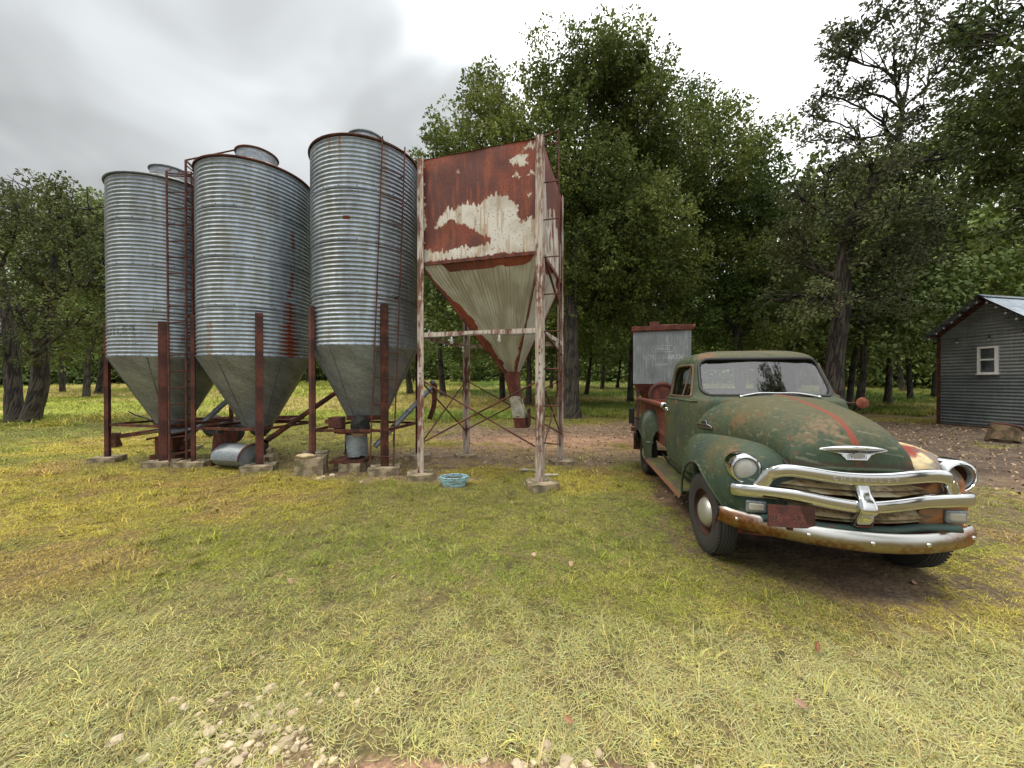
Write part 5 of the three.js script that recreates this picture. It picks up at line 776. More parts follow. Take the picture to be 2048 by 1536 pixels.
// a tree in world coordinates: trunk paths, clumps [x, y, z, r]; density = sprigs per cubic metre of shell
function tree(name, label, o) {
  const bx = o.trunks[0].pts[0], T = thing(name, label, 'tree', bx[0], bx[1], bx[2], 0, o.group), B = V(...bx), r = rng(o.seed), stems = [];
  o.trunks.forEach((t, i) => { const q = trunkGeo(t.pts.map((p) => V(...p).sub(B)), t.rad, o.seed + i * 7); part('trunk', q.g, o.bark ?? M.bark, T); q.p.forEach((p, k) => { if (k > q.p.length * (t.from ?? 0.3)) stems.push({ p, r: q.rr[k] }); }); });
  const geos = [], tips = stems.slice();
  const cl = o.clumps.map(([x, y, z, R]) => ({ c: V(x, y, z).sub(B), R })).sort((a, b) => a.c.length() - b.c.length());
  for (const { c, R } of cl) {
    let best = null, bd = 1e9; for (const s of tips) { const dy = c.y - s.p.y, d = s.p.distanceTo(c) + (dy < 0.4 ? 1.2 : 0) + (s.r < 0.05 ? 1.5 : 0); if (d < bd) { bd = d; best = s; } }
    const l = limb(best.p, c.clone().add(V(0, R * 0.2, 0)), Math.min(best.r * 0.75, 0.05 + R * 0.075), 0.025, o.seed + geos.length * 13); geos.push(l.geo); l.pts.forEach((p, i) => { if (i > 1 && i < l.pts.length - 1) tips.push({ p, r: l.rad[i] }); });
    const nb = Math.round((o.twiggy ?? 6) * (0.6 + R * 0.5)); for (let k = 0; k < nb; k++) { const dir = V(r() - 0.5, r() - 0.35, r() - 0.5).normalize(), s = l.pts[3 + Math.floor(r() * (l.pts.length - 3))]; geos.push(limb(s, c.clone().addScaledVector(dir, R * (0.75 + r() * 0.35)), 0.024, 0.006, o.seed + k * 31 + geos.length, 0.16, 5).geo); }
  }
  part('branches', geos, o.bark ?? M.bark, T);
  const spots = []; for (const { c, R } of cl) {
    const n = Math.round(o.density * 4.19 * R ** 2.6); for (let k = 0; k < n; k++) { const th = r() * 6.283, ph = Math.acos(2 * r() - 1), lob = 0.62 + 0.75 * fbm(Math.sin(ph) * Math.cos(th) * 1.8 + c.x, Math.cos(ph) * 1.8 + c.y, Math.sin(ph) * Math.sin(th) * 1.8 + c.z, 2), rad = R * lob * (0.25 + 0.85 * Math.sqrt(r())), p = V(Math.sin(ph) * Math.cos(th), Math.cos(ph) * 0.85, Math.sin(ph) * Math.sin(th)).multiplyScalar(rad).add(c); const q = p.clone().add(B), gap = fbm(q.x * 0.68 + o.seed, q.y * 0.68, q.z * 0.68, 2) * 0.62 + fbm(q.x * 2.6 + o.seed, q.y * 2.6, q.z * 2.6, 2) * 0.38; if (gap < (o.gap ?? 0.42) + (r() - 0.5) * 0.06) continue; spots.push(p); }
  }
  const m4 = new THREE.Matrix4(), q = new THREE.Quaternion(), e = new THREE.Euler(), col = new THREE.Color(), per = spots.length / o.twigs.length;
  o.twigs.forEach((tw, k) => { const list = spots.filter((_, i) => i % o.twigs.length === k), im = new THREE.InstancedMesh(tw, o.leaf ?? leafMat, list.length); im.name = 'crown'; im.castShadow = im.receiveShadow = true; list.forEach((p, i) => { e.set((r() - 0.5) * 0.8, r() * 6.283, (r() - 0.5) * 0.8); q.setFromEuler(e); const s = (o.size ?? 1) * (0.75 + r() * 0.5); m4.compose(p, q, V(s, s, s)); im.setMatrixAt(i, m4); const w = p.clone().add(B), f = fbm(w.x * 0.5 + 9, w.y * 0.5, w.z * 0.5, 3), t = 0.75 + r() * 0.5, c = mix3(o.color, o.color2, sstep(0.35, 0.65, f)); im.setColorAt(i, col.setRGB(c[0] * t, c[1] * t, c[2] * t)); }); im.instanceMatrix.needsUpdate = true; T.add(im); im.userData.kind = 'stuff'; });
  return T;
}
const G1 = [0.112, 0.156, 0.036], G2 = [0.185, 0.228, 0.055], GG = [0.14, 0.16, 0.066], GY = [0.13, 0.17, 0.035], GD = [0.034, 0.052, 0.018];
const oakMain = [[1.8,14.4,-14.4,1.21],[2.9,14.3,-14.0,1.13],[4.3,15.1,-15.0,1.22],[5.3,14.3,-14.2,0.86],[5.6,12.7,-13.8,0.78],[1.5,13.2,-15.0,1.42],[3.8,15.1,-16.9,1.82],[5.5,14.1,-16.5,1.67],[-1.3,15.1,-16.4,0.84],[-0.8,12.5,-14.4,1.07],[-2.1,12.3,-15.5,1.15],[-3.1,11.2,-14.6,0.75],[-0.7,10.9,-14.2,1.34],[0.7,11.0,-14.0,1.32],[2.4,10.5,-14.4,1.65],[4.9,12.1,-16.9,1.94],[6.8,11.9,-16.6,1.56],[1.9,9.6,-16.5,1.67],[3.9,9.6,-16.5,1.89],[5.1,8.6,-14.3,1.54],[2.9,7.0,-14.7,1.39],[4.8,7.2,-15.9,1.71],[3.2,5.5,-16.2,1.31],[4.9,5.5,-16.7,1.35],[6.9,7.7,-16.8,1.58],[0.7,9.3,-13.9,1.12]];
const oakRight = [[9.5,16.0,-18.8,1.14],[10.6,14.7,-19.0,1.41],[8.8,13.9,-18.5,1.75],[10.7,12.8,-17.5,1.29],[12.6,13.8,-18.4,0.94],[9.6,11.4,-17.2,1.74],[13.0,12.6,-19.9,1.61],[9.4,11.5,-19.7,2.12],[11.2,9.9,-18.7,1.89],[12.4,9.8,-17.9,1.2],[10.0,8.9,-19.8,2.14],[11.5,7.7,-18.7,1.77],[8.1,7.0,-19.7,1.86],[10.2,6.1,-19.6,1.98],[11.9,5.9,-18.5,1.75],[13.2,6.6,-18.2,1.47],[10.8,4.4,-18.8,1.52],[8.5,4.3,-18.3,1.48],[12.1,4.2,-17.4,1.29],[6.6,4.5,-17.9,1.2]];
const oakSparse = [[11.7,13.7,-13.8,0.78],[10.8,12.6,-11.8,0.8],[11.9,13.1,-11.8,0.88],[14.7,14.2,-13.3,1.08],[14.7,12.2,-12.4,1.01],[10.9,11.5,-13.1,0.53],[11.6,11.5,-12.9,0.78],[10.2,10.4,-12.6,0.54],[11.5,10.7,-14.3,0.62],[11.1,9.8,-12.2,0.82],[12.8,10.4,-12.8,1.03],[12.5,11.8,-12.2,0.82],[14.7,11.1,-13.3,1.08],[10.6,8.6,-12.4,0.75],[12.2,8.8,-12.6,1.02],[14.6,9.3,-13.6,1.1],[14.8,8.9,-12.5,0.93],[11.1,7.5,-13.2,0.89],[10.5,7.1,-14.1,0.95],[11.2,6.9,-12.0,0.89],[12.4,6.9,-11.9,0.96],[14.2,7.2,-12.3,0.83],[10.6,5.7,-13.7,1.01],[11.8,5.9,-13.3,0.99],[12.4,5.6,-12.3,1.0],[14.0,6.0,-12.6,0.85],[10.1,4.2,-12.2,0.9],[12.1,4.4,-12.9,0.87],[12.4,4.2,-11.8,0.8],[9.8,4.3,-13.5,0.82],[10.7,8.6,-14.0,0.66]];
const oakNear = [[12.1,10.4,-9.3,0.88],[12.5,10.3,-9.0,0.97],[11.8,9.0,-9.3,0.75],[10.7,7.9,-7.8,0.84],[12.1,8.5,-8.3,0.89],[11.4,8.1,-9.3,0.57],[12.0,7.7,-9.0,0.85],[12.1,7.1,-8.5,0.91],[12.1,6.6,-9.3,0.69],[12.3,6.0,-8.8,0.71],[12.3,5.4,-9.1,0.55],[12.3,5.6,-8.3,0.78],[9.6,9.2,-8.1,0.49]];
const oakPale = [[25.3,8.7,-21.9,1.62],[26.5,9.1,-21.3,1.72],[29.2,9.3,-21.8,1.76],[27.1,7.4,-22.9,1.39],[27.6,7.5,-21.7,1.46],[23.1,7.3,-21.0,1.27],[30.0,8.5,-21.1,1.71],[28.4,10.9,-21.3,1.15]];
const oakLeft = [[-18.5,8.8,-14.2,0.77],[-17.6,7.7,-13.0,0.79],[-15.5,7.9,-12.8,0.73],[-14.0,7.1,-12.3,0.74],[-16.1,7.6,-14.7,0.8],[-17.8,6.6,-13.2,0.98],[-15.8,6.7,-12.6,0.93],[-14.3,6.2,-12.2,0.9],[-13.4,5.4,-12.2,0.74],[-16.6,5.1,-12.5,1.01],[-17.1,5.5,-13.9,1.12],[-14.2,4.6,-12.4,0.84],[-16.2,3.7,-12.1,0.98],[-16.7,4.0,-13.4,1.08],[-14.8,3.5,-12.7,0.86],[-19.9,2.8,-14.8,1.0],[-15.5,2.5,-12.3,0.75],[-19.7,7.2,-13.5,1.27],[-20.9,5.4,-14.2,1.53],[-19.4,3.4,-13.1,1.24],[-20.8,9.2,-14.8,0.8],[-13.9,4.5,-13.3,0.72]];
oakMain.forEach((c) => { c[1] -= 0.6; c[3] *= 1.14; });
const TG = (x, z) => terrain(x, -z);
tree('oak_tree', 'tall dense oak with a thick dark trunk behind the square bin', { seed: 51, clumps: oakMain, density: 14, gap: 0.405, color: G1, color2: G2, twigs, twiggy: 7, trunks: [{ pts: [[2.5, TG(2.5, -15.4) - 0.1, -15.4], [2.45, 2.5, -15.4], [2.5, 5.5, -15.3], [2.9, 9, -15.3], [3.2, 13.2, -15.3]], rad: [0.34, 0.31, 0.26, 0.18, 0.06], from: 0.3 }] });
tree('oak_tree', 'dark leafy oak behind the cab, its low boughs reaching the truck roof', { seed: 52, clumps: oakRight, density: 9, gap: 0.40, size: 1.15, color: [0.085, 0.14, 0.03], color2: G2, twigs, trunks: [{ pts: [[7.0, TG(7, -18.8) - 0.1, -18.8], [7.0, 3, -18.8], [7.6, 5.5, -18.8], [8.6, 9, -18.8], [9.4, 14, -18.7]], rad: [0.36, 0.32, 0.27, 0.2, 0.07] }, { pts: [[11.3, TG(11.3, -18) - 0.1, -18.2], [11.1, 3, -18.2], [11.2, 6, -18.3], [11.5, 10, -18.4]], rad: [0.24, 0.2, 0.16, 0.08] }] });
tree('oak_tree', 'gnarled oak with sparse grey-green leaves standing behind the truck hood', { seed: 53, clumps: oakSparse, density: 12, gap: 0.44, size: 0.82, color: GG, color2: [0.066, 0.084, 0.036], twigs, twiggy: 13, trunks: [{ pts: [[11.35, TG(11.35, -13) - 0.1, -13.0], [11.3, 2.0, -13.0], [11.55, 4.2, -13.0], [11.7, 6.4, -13.0], [12.2, 7.8, -13.0], [12.7, 8.6, -12.9], [13.3, 9.6, -12.9], [13.6, 11.5, -12.9]], rad: [0.29, 0.26, 0.24, 0.22, 0.19, 0.15, 0.1, 0.04], from: 0.25 }] });
tree('oak_tree', 'big oak beside the shed whose leafy boughs hang into the upper right', { seed: 54, clumps: oakNear, density: 20, gap: 0.465, size: 0.85, color: [0.058, 0.088, 0.026], color2: [0.09, 0.125, 0.036], twigs, twiggy: 9, trunks: [{ pts: [[14.3, -0.1, -8.3], [14.25, 2.5, -8.35], [14.1, 5.0, -8.5], [13.6, 7.5, -8.7], [13.0, 10, -8.8]], rad: [0.42, 0.36, 0.32, 0.24, 0.1], from: 0.45 }] });
tree('oak_tree', 'pale yellow-green oak rising behind the shed roof', { seed: 55, clumps: oakPale, density: 5, gap: 0.36, size: 1.3, color: GY, color2: [0.10, 0.14, 0.034], twigs, trunks: [{ pts: [[26.9, TG(26.9, -22) - 0.1, -22], [26.8, 3, -22], [27, 6, -22], [27.3, 9, -21.8]], rad: [0.33, 0.28, 0.22, 0.1] }] });
tree('oak_tree', 'twin trunked oak with windblown olive leaves left of the silos', { seed: 56, clumps: oakLeft, density: 14, gap: 0.48, size: 0.8, color: [0.085, 0.11, 0.034], color2: [0.125, 0.145, 0.046], twigs, twiggy: 12, trunks: [{ pts: [[-17.6, TG(-17.6, -13.5) - 0.1, -13.5], [-17.2, 1.4, -13.5], [-17.0, 2.6, -13.4], [-16.4, 4.6, -13.2], [-16.2, 6.8, -13.2]], rad: [0.27, 0.24, 0.21, 0.15, 0.06] }, { pts: [[-18.2, TG(-18.2, -13.6) - 0.1, -13.6], [-18.3, 1.5, -13.6], [-18.4, 3.2, -13.6], [-18.9, 5.8, -13.7]], rad: [0.26, 0.22, 0.19, 0.1] }] });
// ---- woodland behind: a few kinds, then copies
const woodKinds = [];
for (let k = 0; k < 6; k++) {
  const r = rng(900 + k), clumps = [], h = 9 + k * 0.9, low = 3.2 + r() * 1.2; for (let i = 0; i < 13; i++) { const t = i / 12, y = lerp(low, h, t), w = 2.6 * Math.sin(lerp(0.45, 2.9, t)) + 0.4, a = i * 2.4 + r(); clumps.push([Math.cos(a) * w * (0.5 + r() * 0.6), y, Math.sin(a) * w * (0.5 + r() * 0.6), 1.25 + r() * 0.6]); }
  const T = tree('woodland_tree', '', { seed: 1000 + k, clumps, density: 2.6, gap: 0.38, size: 1.0, leaf: leafFar, color: k % 3 === 2 ? [0.17, 0.24, 0.05] : [0.12, 0.175, 0.042], color2: k % 3 === 1 ? [0.18, 0.23, 0.06] : [0.16, 0.22, 0.05], twigs: [farTwig], twiggy: 4, trunks: [{ pts: [[0, -0.2, 0], [0.1 * (k - 2), 2.2, 0.05], [0.22 * (k - 3), 4.5, 0], [0.1 * k - 0.2, h * 0.85, 0.1]], rad: [0.15 + 0.014 * k, 0.13, 0.11, 0.04], from: 0.35 }] });
  woodKinds.push(T);
}
const woodSpots = [[-2.6, 21, 0], [-0.6, 24, 1], [0.9, 20.5, 2], [3.3, 26, 3], [6.0, 30, 5], [15.4, 20.3, 3], [17.0, 18.2, 4], [18.9, 20.8, 0], [20.6, 24.5, 1], [22.3, 22.0, 5], [-5, 27, 4], [-8.5, 31, 5], [-4.6, 36, 0], [4.0, 38, 2], [9.0, 37, 3], [14.5, 36, 4], [19.5, 32, 5], [25, 29, 0], [29, 27, 1], [33, 29, 2], [25, 38, 3], [31, 40, 4], [38, 36, 5], [-31, 27, 1], [-34, 30.5, 4], [-40, 33, 2], [-46, 38, 0], [-27, 46, 3], [-20, 52, 4], [-12, 50, 5], [-6, 47, 1], [7.4, 23.2, 2], [21.5, 17.8, 2], [34, 24, 3], [40, 28, 0], [-38, 46, 5], [-50, 52, 3], [-32, 58, 2], [11.6, 41, 5], [17.2, 44, 0], [6.5, 46, 4], [23, 46, 2], [36, 48, 1], [45, 44, 3], [-16, 60, 0], [-24, 62, 1], [-44, 62, 2]];
woodSpots.forEach(([x, d, k], i) => {
  const src = woodKinds[k], first = !src.userData.used, T = first ? src : src.clone(); if (!first) { T.name = numbered('woodland_tree'); scene.add(T); T.userData = { ...src.userData }; } src.userData.used = true;
  const r = rng(i * 77 + 5), s = 0.9 + r() * 0.35; T.position.set(x, terrain(x, d), -d); T.rotation.y = r() * 6.28; T.scale.set(s, s * (0.9 + r() * 0.25), s);
  const left = x < -22, farLeft = x < -3 && !left;
  tag(T, left ? 'distant oak across the meadow left of the silos' : farLeft ? 'woodland oak seen beyond the silos' : d > 30 ? 'distant slim oak deep in the woodland' : x > 14 ? 'slim dark oak in the woodland between truck and shed' : 'slim dark oak in the woodland behind the square bin', 'tree', left ? 'oaks across the meadow' : farLeft ? 'oaks beyond the silos' : d > 30 ? 'far woodland oaks' : x > 14 ? 'woodland oaks by the shed' : 'woodland oaks behind the bin');
});
for (const T of woodKinds) delete T.userData.used;
scene.children.forEach((c) => { delete c.userData.used; });
{ // far-off wood closing the view, one mass
  const r = rng(5150), n = 24000, im = new THREE.InstancedMesh(farTwig, leafFar, n); im.name = 'distant_wood'; tag(im, 'far-off wood reading as one dark green mass', 'wood', null, 'stuff'); const m4 = new THREE.Matrix4(), q = new THREE.Quaternion(), e = new THREE.Euler(), c = new THREE.Color();
  for (let i = 0; i < n; i++) { const a = lerp(-1.05, 1.12, r()), R = 66 + r() * 14 + (a > -0.15 ? -6 : 8), x = Math.sin(a) * R, d = Math.cos(a) * R, top = 5 + 5.5 * fbm(a * 14, 3, 1, 3) + (a > -0.1 ? 2 : -1), y = terrain(x, d) + r() ** 0.8 * top, s = 1.5 + r() * 1.4; e.set(r(), r() * 6.28, r()); q.setFromEuler(e); m4.compose(V(x, y, -d), q, V(s, s, s)); im.setMatrixAt(i, m4); const t = 0.7 + r() * 0.6, g = mix3([0.13, 0.19, 0.055], [0.22, 0.28, 0.08], sstep(0.4, 0.7, fbm(a * 25, y * 0.2, 2, 3))); im.setColorAt(i, c.setRGB(g[0] * t, g[1] * t, g[2] * t)); }
  im.castShadow = im.receiveShadow = true; scene.add(im);
}

{ // oak standing behind the photographer, mirrored in the windshield
  const r = rng(4242), clumps = []; for (let i = 0; i < 22; i++) { const a = r() * 6.28, t = r(), w = 3.4 * Math.sin(lerp(0.5, 2.8, t)); clumps.push([8.2 + Math.cos(a) * w * r() ** 0.5, lerp(5.5, 13.5, t), 4.2 + Math.sin(a) * w * r() ** 0.5, 0.9 + r() * 0.6]); }
  tree('oak_tree', 'oak behind the viewer, seen only mirrored in the truck windshield', { seed: 58, clumps, density: 6, gap: 0.42, color: G1, color2: G2, twigs, trunks: [{ pts: [[8.2, -0.1, 4.2], [8.1, 2.5, 4.2], [8.3, 6, 4.3], [8.2, 11, 4.2]], rad: [0.36, 0.3, 0.24, 0.08] }] });
}
// ---------------------------------------------------------------- shed
{
  const A = [15.69, 13.6], Bp = [16.09, 11.66], len = Math.hypot(Bp[0] - A[0], Bp[1] - A[1]), u = [(Bp[0] - A[0]) / len, (Bp[1] - A[1]) / len];
  // local: +x along the gable wall from the far corner towards the camera, +z outwards (to the left in the picture)
  const S = thing('metal_shed', 'grey corrugated metal shed with a small white window', 'shed', A[0], terrain(A[0], A[1]), -A[1], Math.atan2(u[1], u[0]));
  const Wd = 2.44, eave = 3.34, ridge = 4.4, half = Wd / 2, roofY = (x) => ridge - Math.abs(x - half) / half * (ridge - eave), p = 0.112;
  const skin = (v0, v1, x0 = 0, x1 = Wd) => grid(Math.max(2, Math.round((x1 - x0) * 14)), Math.round((v1 - v0) / p * 8), (a, b) => { const x = lerp(x0, x1, a), y = lerp(v0, v1, b); return [x, Math.min(y, roofY(x) - 0.06), 0.013 * Math.cos((y / p) * 6.283), x, y]; }, { skip: ([x, y]) => y > roofY(x) - 0.065 || (x > 0.99 && x < 1.45 && y > 1.83 && y < 2.72) });
  const wallTex = tex(512, 512, (a, b) => { const n = pfbm(a, b, 6, 6, 4, 1201), f = pfbm(a, b, 60, 8, 3, 1203), g = 128 + (n - 0.5) * 36 + (f - 0.5) * 24; return [g * 0.95, g * 0.99, g]; }, { repeat: [0.5, 0.5] });
  const wallMat = std({ map: wallTex, roughness: 0.5, metalness: 0.35 }), lowMat = std({ map: wallTex, color: new THREE.Color(0.72, 0.76, 0.78), roughness: 0.5, metalness: 0.35 });
  part('upper_wall_sheet', skin(1.735, ridge), wallMat, S); part('lower_wall_sheet', skin(0.02, 1.74).translate(0, 0, -0.004), lowMat, S);
  const back = new THREE.Group(); const far = part('side_wall', grid(60, 200, (a, b) => [0.02, lerp(0, eave - 0.05, b), -lerp(0.05, 5, a) ], { flip: true }), wallMat, S); part('side_wall', grid(60, 200, (a, b) => [Wd - 0.02, lerp(0, eave - 0.05, b), -lerp(0.05, 5, a)]), wallMat, S);
  part('corner_post', box(0.1, eave, 0.12, -0.03, eave / 2, -0.04), M.rustDark, S); part('corner_post', box(0.1, eave, 0.12, Wd + 0.03, eave / 2, -0.04), M.rustDark, S); part('sill_board', box(Wd, 0.07, 0.05, half, 0.0, 0.0), M.rustDark, S);
  // roof sheets with standing corrugation, overhanging the gable
  const over = 0.5, roofMat = std({ map: galvTex, color: new THREE.Color(1.3, 1.35, 1.4), roughness: 0.4, metalness: 0.5 });
  for (const s of [-1, 1]) part('roof_sheet', grid(200, 12, (a, b) => { const z = lerp(over, -5.3, a), t = lerp(0, 1.22, b), x = half + s * half * t; return [x, ridge - t * (ridge - eave) + 0.03 + 0.012 * Math.cos((z / p) * 6.283), z, z, t * 2]; }, { flip: s > 0 }), roofMat, S);
  for (const s of [-1, 1]) for (const t of [0.06, 0.42, 0.78, 1.1]) { const x = half + s * half * t, g = box(0.06, 0.05, 5.6, 0, 0, -2.4); g.translate(x, ridge - t * (ridge - eave) - 0.015, 0); part('purlin', g, M.rustDark, S); }
  part('ridge_cap', grid(2, 40, (a, b) => [half + (a - 0.5) * 0.3, ridge + 0.055 - Math.abs(a - 0.5) * 0.2, lerp(over + 0.02, -5.3, b)]), roofMat, S);
  for (const s of [-1, 1]) { const g = box(Math.hypot(half, ridge - eave), 0.1, 0.05, 0, 0, 0); g.rotateZ(-s * Math.atan2(ridge - eave, half)); g.translate(half + s * half / 2, (ridge + eave) / 2 - 0.09, 0.03); part('rafter', g, M.rustDark, S); }
  // window
  const Wn = new THREE.Group(); Wn.name = 'window'; S.add(Wn); const white = std({ color: new THREE.Color(0.72, 0.72, 0.70), roughness: 0.5 }); const cx = 1.22, y0 = 1.84, y1 = 2.70;
  part('frame', [box(0.48, 0.06, 0.09, cx, y1, 0.02), box(0.48, 0.06, 0.09, cx, y0, 0.02), box(0.05, y1 - y0, 0.09, cx - 0.215, (y0 + y1) / 2, 0.019), box(0.075, y1 - y0, 0.09, cx + 0.2, (y0 + y1) / 2, 0.019), box(0.42, 0.05, 0.06, cx, (y0 + y1) / 2 + 0.02, 0.018)], white, Wn); part('sill', box(0.52, 0.03, 0.13, cx, y0 - 0.04, 0.03), white, Wn);
  const gl = new THREE.MeshPhysicalMaterial({ color: new THREE.Color(0.75, 0.8, 0.78), transmission: 1, thickness: 0, roughness: 0.03, ior: 1.6 }); part('pane', new THREE.PlaneGeometry(0.38, 0.38).translate(cx - 0.005, y1 - 0.22, 0.0), gl, Wn); part('pane', new THREE.PlaneGeometry(0.38, 0.38).translate(cx - 0.005, y0 + 0.23, -0.005), gl, Wn);
  part('floor', box(Wd - 0.1, 0.03, 4.8, half, 0.03, -2.5), M.concrete, S);  part('end_wall', grid(4, 4, (a, b) => [lerp(0, Wd, a), lerp(0, eave, b), -5.0], { flip: true }), wallMat, S);
  // bulbs along the wall and the rake
  const at = S.matrixWorld; S.updateMatrixWorld(true);
  const str = (label, name, pts, bulbs) => { const L = thing(name, label, 'string lights', S.position.x, S.position.y, S.position.z, S.rotation.y); part('wire', curveTube(pts, 0.006, 40, 5), M.wire, L); const c = new THREE.CatmullRomCurve3(pts.map((q) => V(...q))); for (const t of bulbs) { const q = c.getPoint(t), b = new THREE.Group(); b.name = 'bulb'; L.add(b); part('socket', new THREE.CylinderGeometry(0.022, 0.026, 0.12, 8).translate(q.x, q.y - 0.06, q.z), M.wire, b); const g = new THREE.SphereGeometry(0.035, 12, 8); g.scale(1, 1.15, 1); g.translate(q.x, q.y - 0.15, q.z); part('glass', g, M.bulbGlass, b); } };
  str('string of clear bulbs across the shed wall above its window', 'string_lights', [[-0.1, 3.1, 0.12], [0.5, 3.08, 0.06], [1.2, 3.1, 0.06], [1.9, 3.2, 0.06], [2.4, 3.2, 0.06]], [0.24, 0.52, 0.8]);
  str('string of small bulbs under the sloping edge of the shed roof', 'string_lights', [[-0.22, 3.1, over - 0.04], [0.5, 3.72, over - 0.04], [half, 4.34, over - 0.04], [1.95, 3.72, over - 0.04], [2.66, 3.1, over - 0.04]], [0.06, 0.13, 0.2, 0.27, 0.34, 0.41, 0.48, 0.56, 0.63, 0.7, 0.78]);
  // the shed reads solid from the yard
}
// ---------------------------------------------------------------- feed mixer behind the truck
{
  const x = 3.55, d = 8.9, S = thing('feed_mixer', 'grey and rust red feed mixer with faded lettering behind the truck', 'feed mixer', x, 0, -d, -0.32);
  obstacles.push([x, d, 0.8]);
  const word = letters('PEERLESS', 84), word2 = letters('ROL-N-MIX', 96);
  const map = tex(1024, 1024, (u, v) => {
    const n = pfbm(u, v, 6, 6, 4, 1301), f = pfbm(u, v, 60, 6, 3, 1303), s = pfbm(u, v, 120, 120, 2, 1307), g = 126 + (n - 0.5) * 30 + (f - 0.5) * 26; let k = [g * 0.94, g * 0.99, g]; k = mix3(k, [170, 172, 172], sstep(0.66, 0.76, f) * 0.35);
    let e = Math.max(word((u - 0.34) / 0.36, (v - 0.60) / 0.10), word2((u - 0.15) / 0.72, (v - 0.42) / 0.15)); const oct = Math.abs(rrectTex(u, v)); if (oct < 0.006) e = 1; if (Math.abs(v - 0.36) < 0.018 && u > 0.36 && u < 0.68) e = Math.max(e, 0.7); return mix3(k, [176, 180, 182], e * sstep(0.3, 0.6, s * 0.5 + n * 0.5) * 0.75);
  }, { wrap: false });
  function rrectTex(u, v) { const a = Math.abs(u - 0.52) - 0.19, b = Math.abs(v - 0.65) - 0.055; return Math.max(a, b, a + b + 0.03); }
  const w = 1.22, dp = 1.1, y0 = 1.5, y1 = 2.72; const wallM = std({ map, roughness: 0.6, metalness: 0.25 }), plain = M.galv;
  part('front_panel', grid(12, 12, (a, b) => [(a - 0.5) * w, lerp(y0, y1, b), dp / 2 + (n3(a * 4, b * 4, 2) - 0.5) * 0.012]), wallM, S);
  part('side_panel', grid(8, 8, (a, b) => [-w / 2, lerp(y0, y1, b), lerp(-dp / 2, dp / 2, a)]), plain, S); part('side_panel', grid(8, 8, (a, b) => [w / 2, lerp(y0, y1, b), lerp(dp / 2, -dp / 2, a)]), plain, S); part('back_panel', grid(8, 8, (a, b) => [(0.5 - a) * w, lerp(y0, y1, b), -dp / 2]), plain, S);
  const lid = part('lid', join([box(w + 0.08, 0.05, dp + 0.08, 0, y1 + 0.02, 0), box(w + 0.06, 0.1, 0.02, 0, y1 + 0.05, dp / 2 + 0.03)]), M.rustOrange, S); part('lid_strip', box(w + 0.04, 0.025, 0.012, 0, y1 - 0.015, dp / 2 + 0.02), M.rustDark, lid);
  part('auger_stub', [new THREE.CylinderGeometry(0.11, 0.11, 0.22, 20).translate(-0.13, y1 + 0.14, 0.1)].map((g) => boxUV(g)), M.rustOrange, S); part('auger_tube', curveTube([[-0.05, y1 + 0.13, 0.1], [0.4, y1 + 0.12, 0.1], [0.75, y1 + 0.1, 0.12]], 0.055, 12, 12), M.rust, S);
  // red tapering hopper below
  const taper = (sx, sz) => grid(6, 6, (a, b) => { const q = lerp(0.45, 1, b), X = w / 2 * q, Z = dp / 2 * q; return sz ? [sz * (a - 0.5) * 2 * X, lerp(0.95, y0, b), sz * Z] : [sx * X, lerp(0.95, y0, b), -sx * (a - 0.5) * 2 * Z]; });
  for (const [a, b] of [[0, 1], [0, -1], [1, 0], [-1, 0]]) part('hopper_panel', taper(a, b), M.rustOrange, S);
  const drum = new THREE.TorusGeometry(0.26, 0.05, 10, 30); part('belt_guard', boxUV(drum.translate(0.02, 1.24, dp / 2 + 0.12)), M.rust, S); const disc = new THREE.CylinderGeometry(0.25, 0.25, 0.06, 30); disc.rotateX(Math.PI / 2); part('guard_plate', boxUV(disc.translate(0.02, 1.24, dp / 2 + 0.11)), M.rustOrange, S);
  for (const [lx, lz] of [[-0.5, 0.45], [0.5, 0.45], [-0.5, -0.45], [0.5, -0.45]]) part('frame_leg', box(0.07, 1.3, 0.07, lx, 0.9, lz), M.rust, S); part('frame_rail', [box(1.3, 0.09, 0.07, 0, 0.45, 0.5)], M.rust, S); part('frame_rail', box(1.3, 0.09, 0.07, 0, 0.45, -0.5), M.rust, S); part('axle', rod([-0.5, 0.34, 0], [0.5, 0.34, 0], 0.035), M.rustDark, S);
  for (const s of [-1, 1]) { const ty = new THREE.TorusGeometry(0.25, 0.085, 12, 36); ty.rotateY(Math.PI / 2); ty.translate(s * 0.5, 0.335, 0); const wl = part('tyre', boxUV(ty), std({ color: new THREE.Color(0.035, 0.034, 0.032), roughness: 0.9 }), S); const hb = new THREE.CylinderGeometry(0.2, 0.2, 0.08, 24); hb.rotateZ(Math.PI / 2); part('rim', boxUV(hb.translate(s * 0.5, 0.335, 0)), M.rustOrange, wl); }
}
// ---------------------------------------------------------------- augers, boots and scrap under the silos
function auger(label, pts, r, mat, extra) { const b = pts[0], A = thing('auger_tube', label, 'auger', b[0], 0, b[2]); const L = pts.map(([x, y, z]) => [x - b[0], y, z - b[2]]); part('tube', rod(L[0], L[L.length - 1], r, 14), mat, A); extra?.(A, L); return A; }
const clampRing = (A, L, t, r, mat) => { const p = L[0].map((v, i) => lerp(v, L[L.length - 1][i], t)), q = L[0].map((v, i) => lerp(v, L[L.length - 1][i], t + 0.02)); part('clamp', rod(p, q, r + 0.01, 14), mat, A); };
auger('grey auger tube slanting up behind the leftmost silo cone', [[-6.72, 0.33, -7.55], [-6.1, 1.5, -8.5]], 0.055, M.galv, (A, L) => { clampRing(A, L, 0.5, 0.055, M.galv); part('inlet', lathe([[0.055, 0], [0.12, 0.02], [0.13, 0.12], [0.06, 0.2]], 20).translate(0, 0.15, 0), M.rustDark, A); });
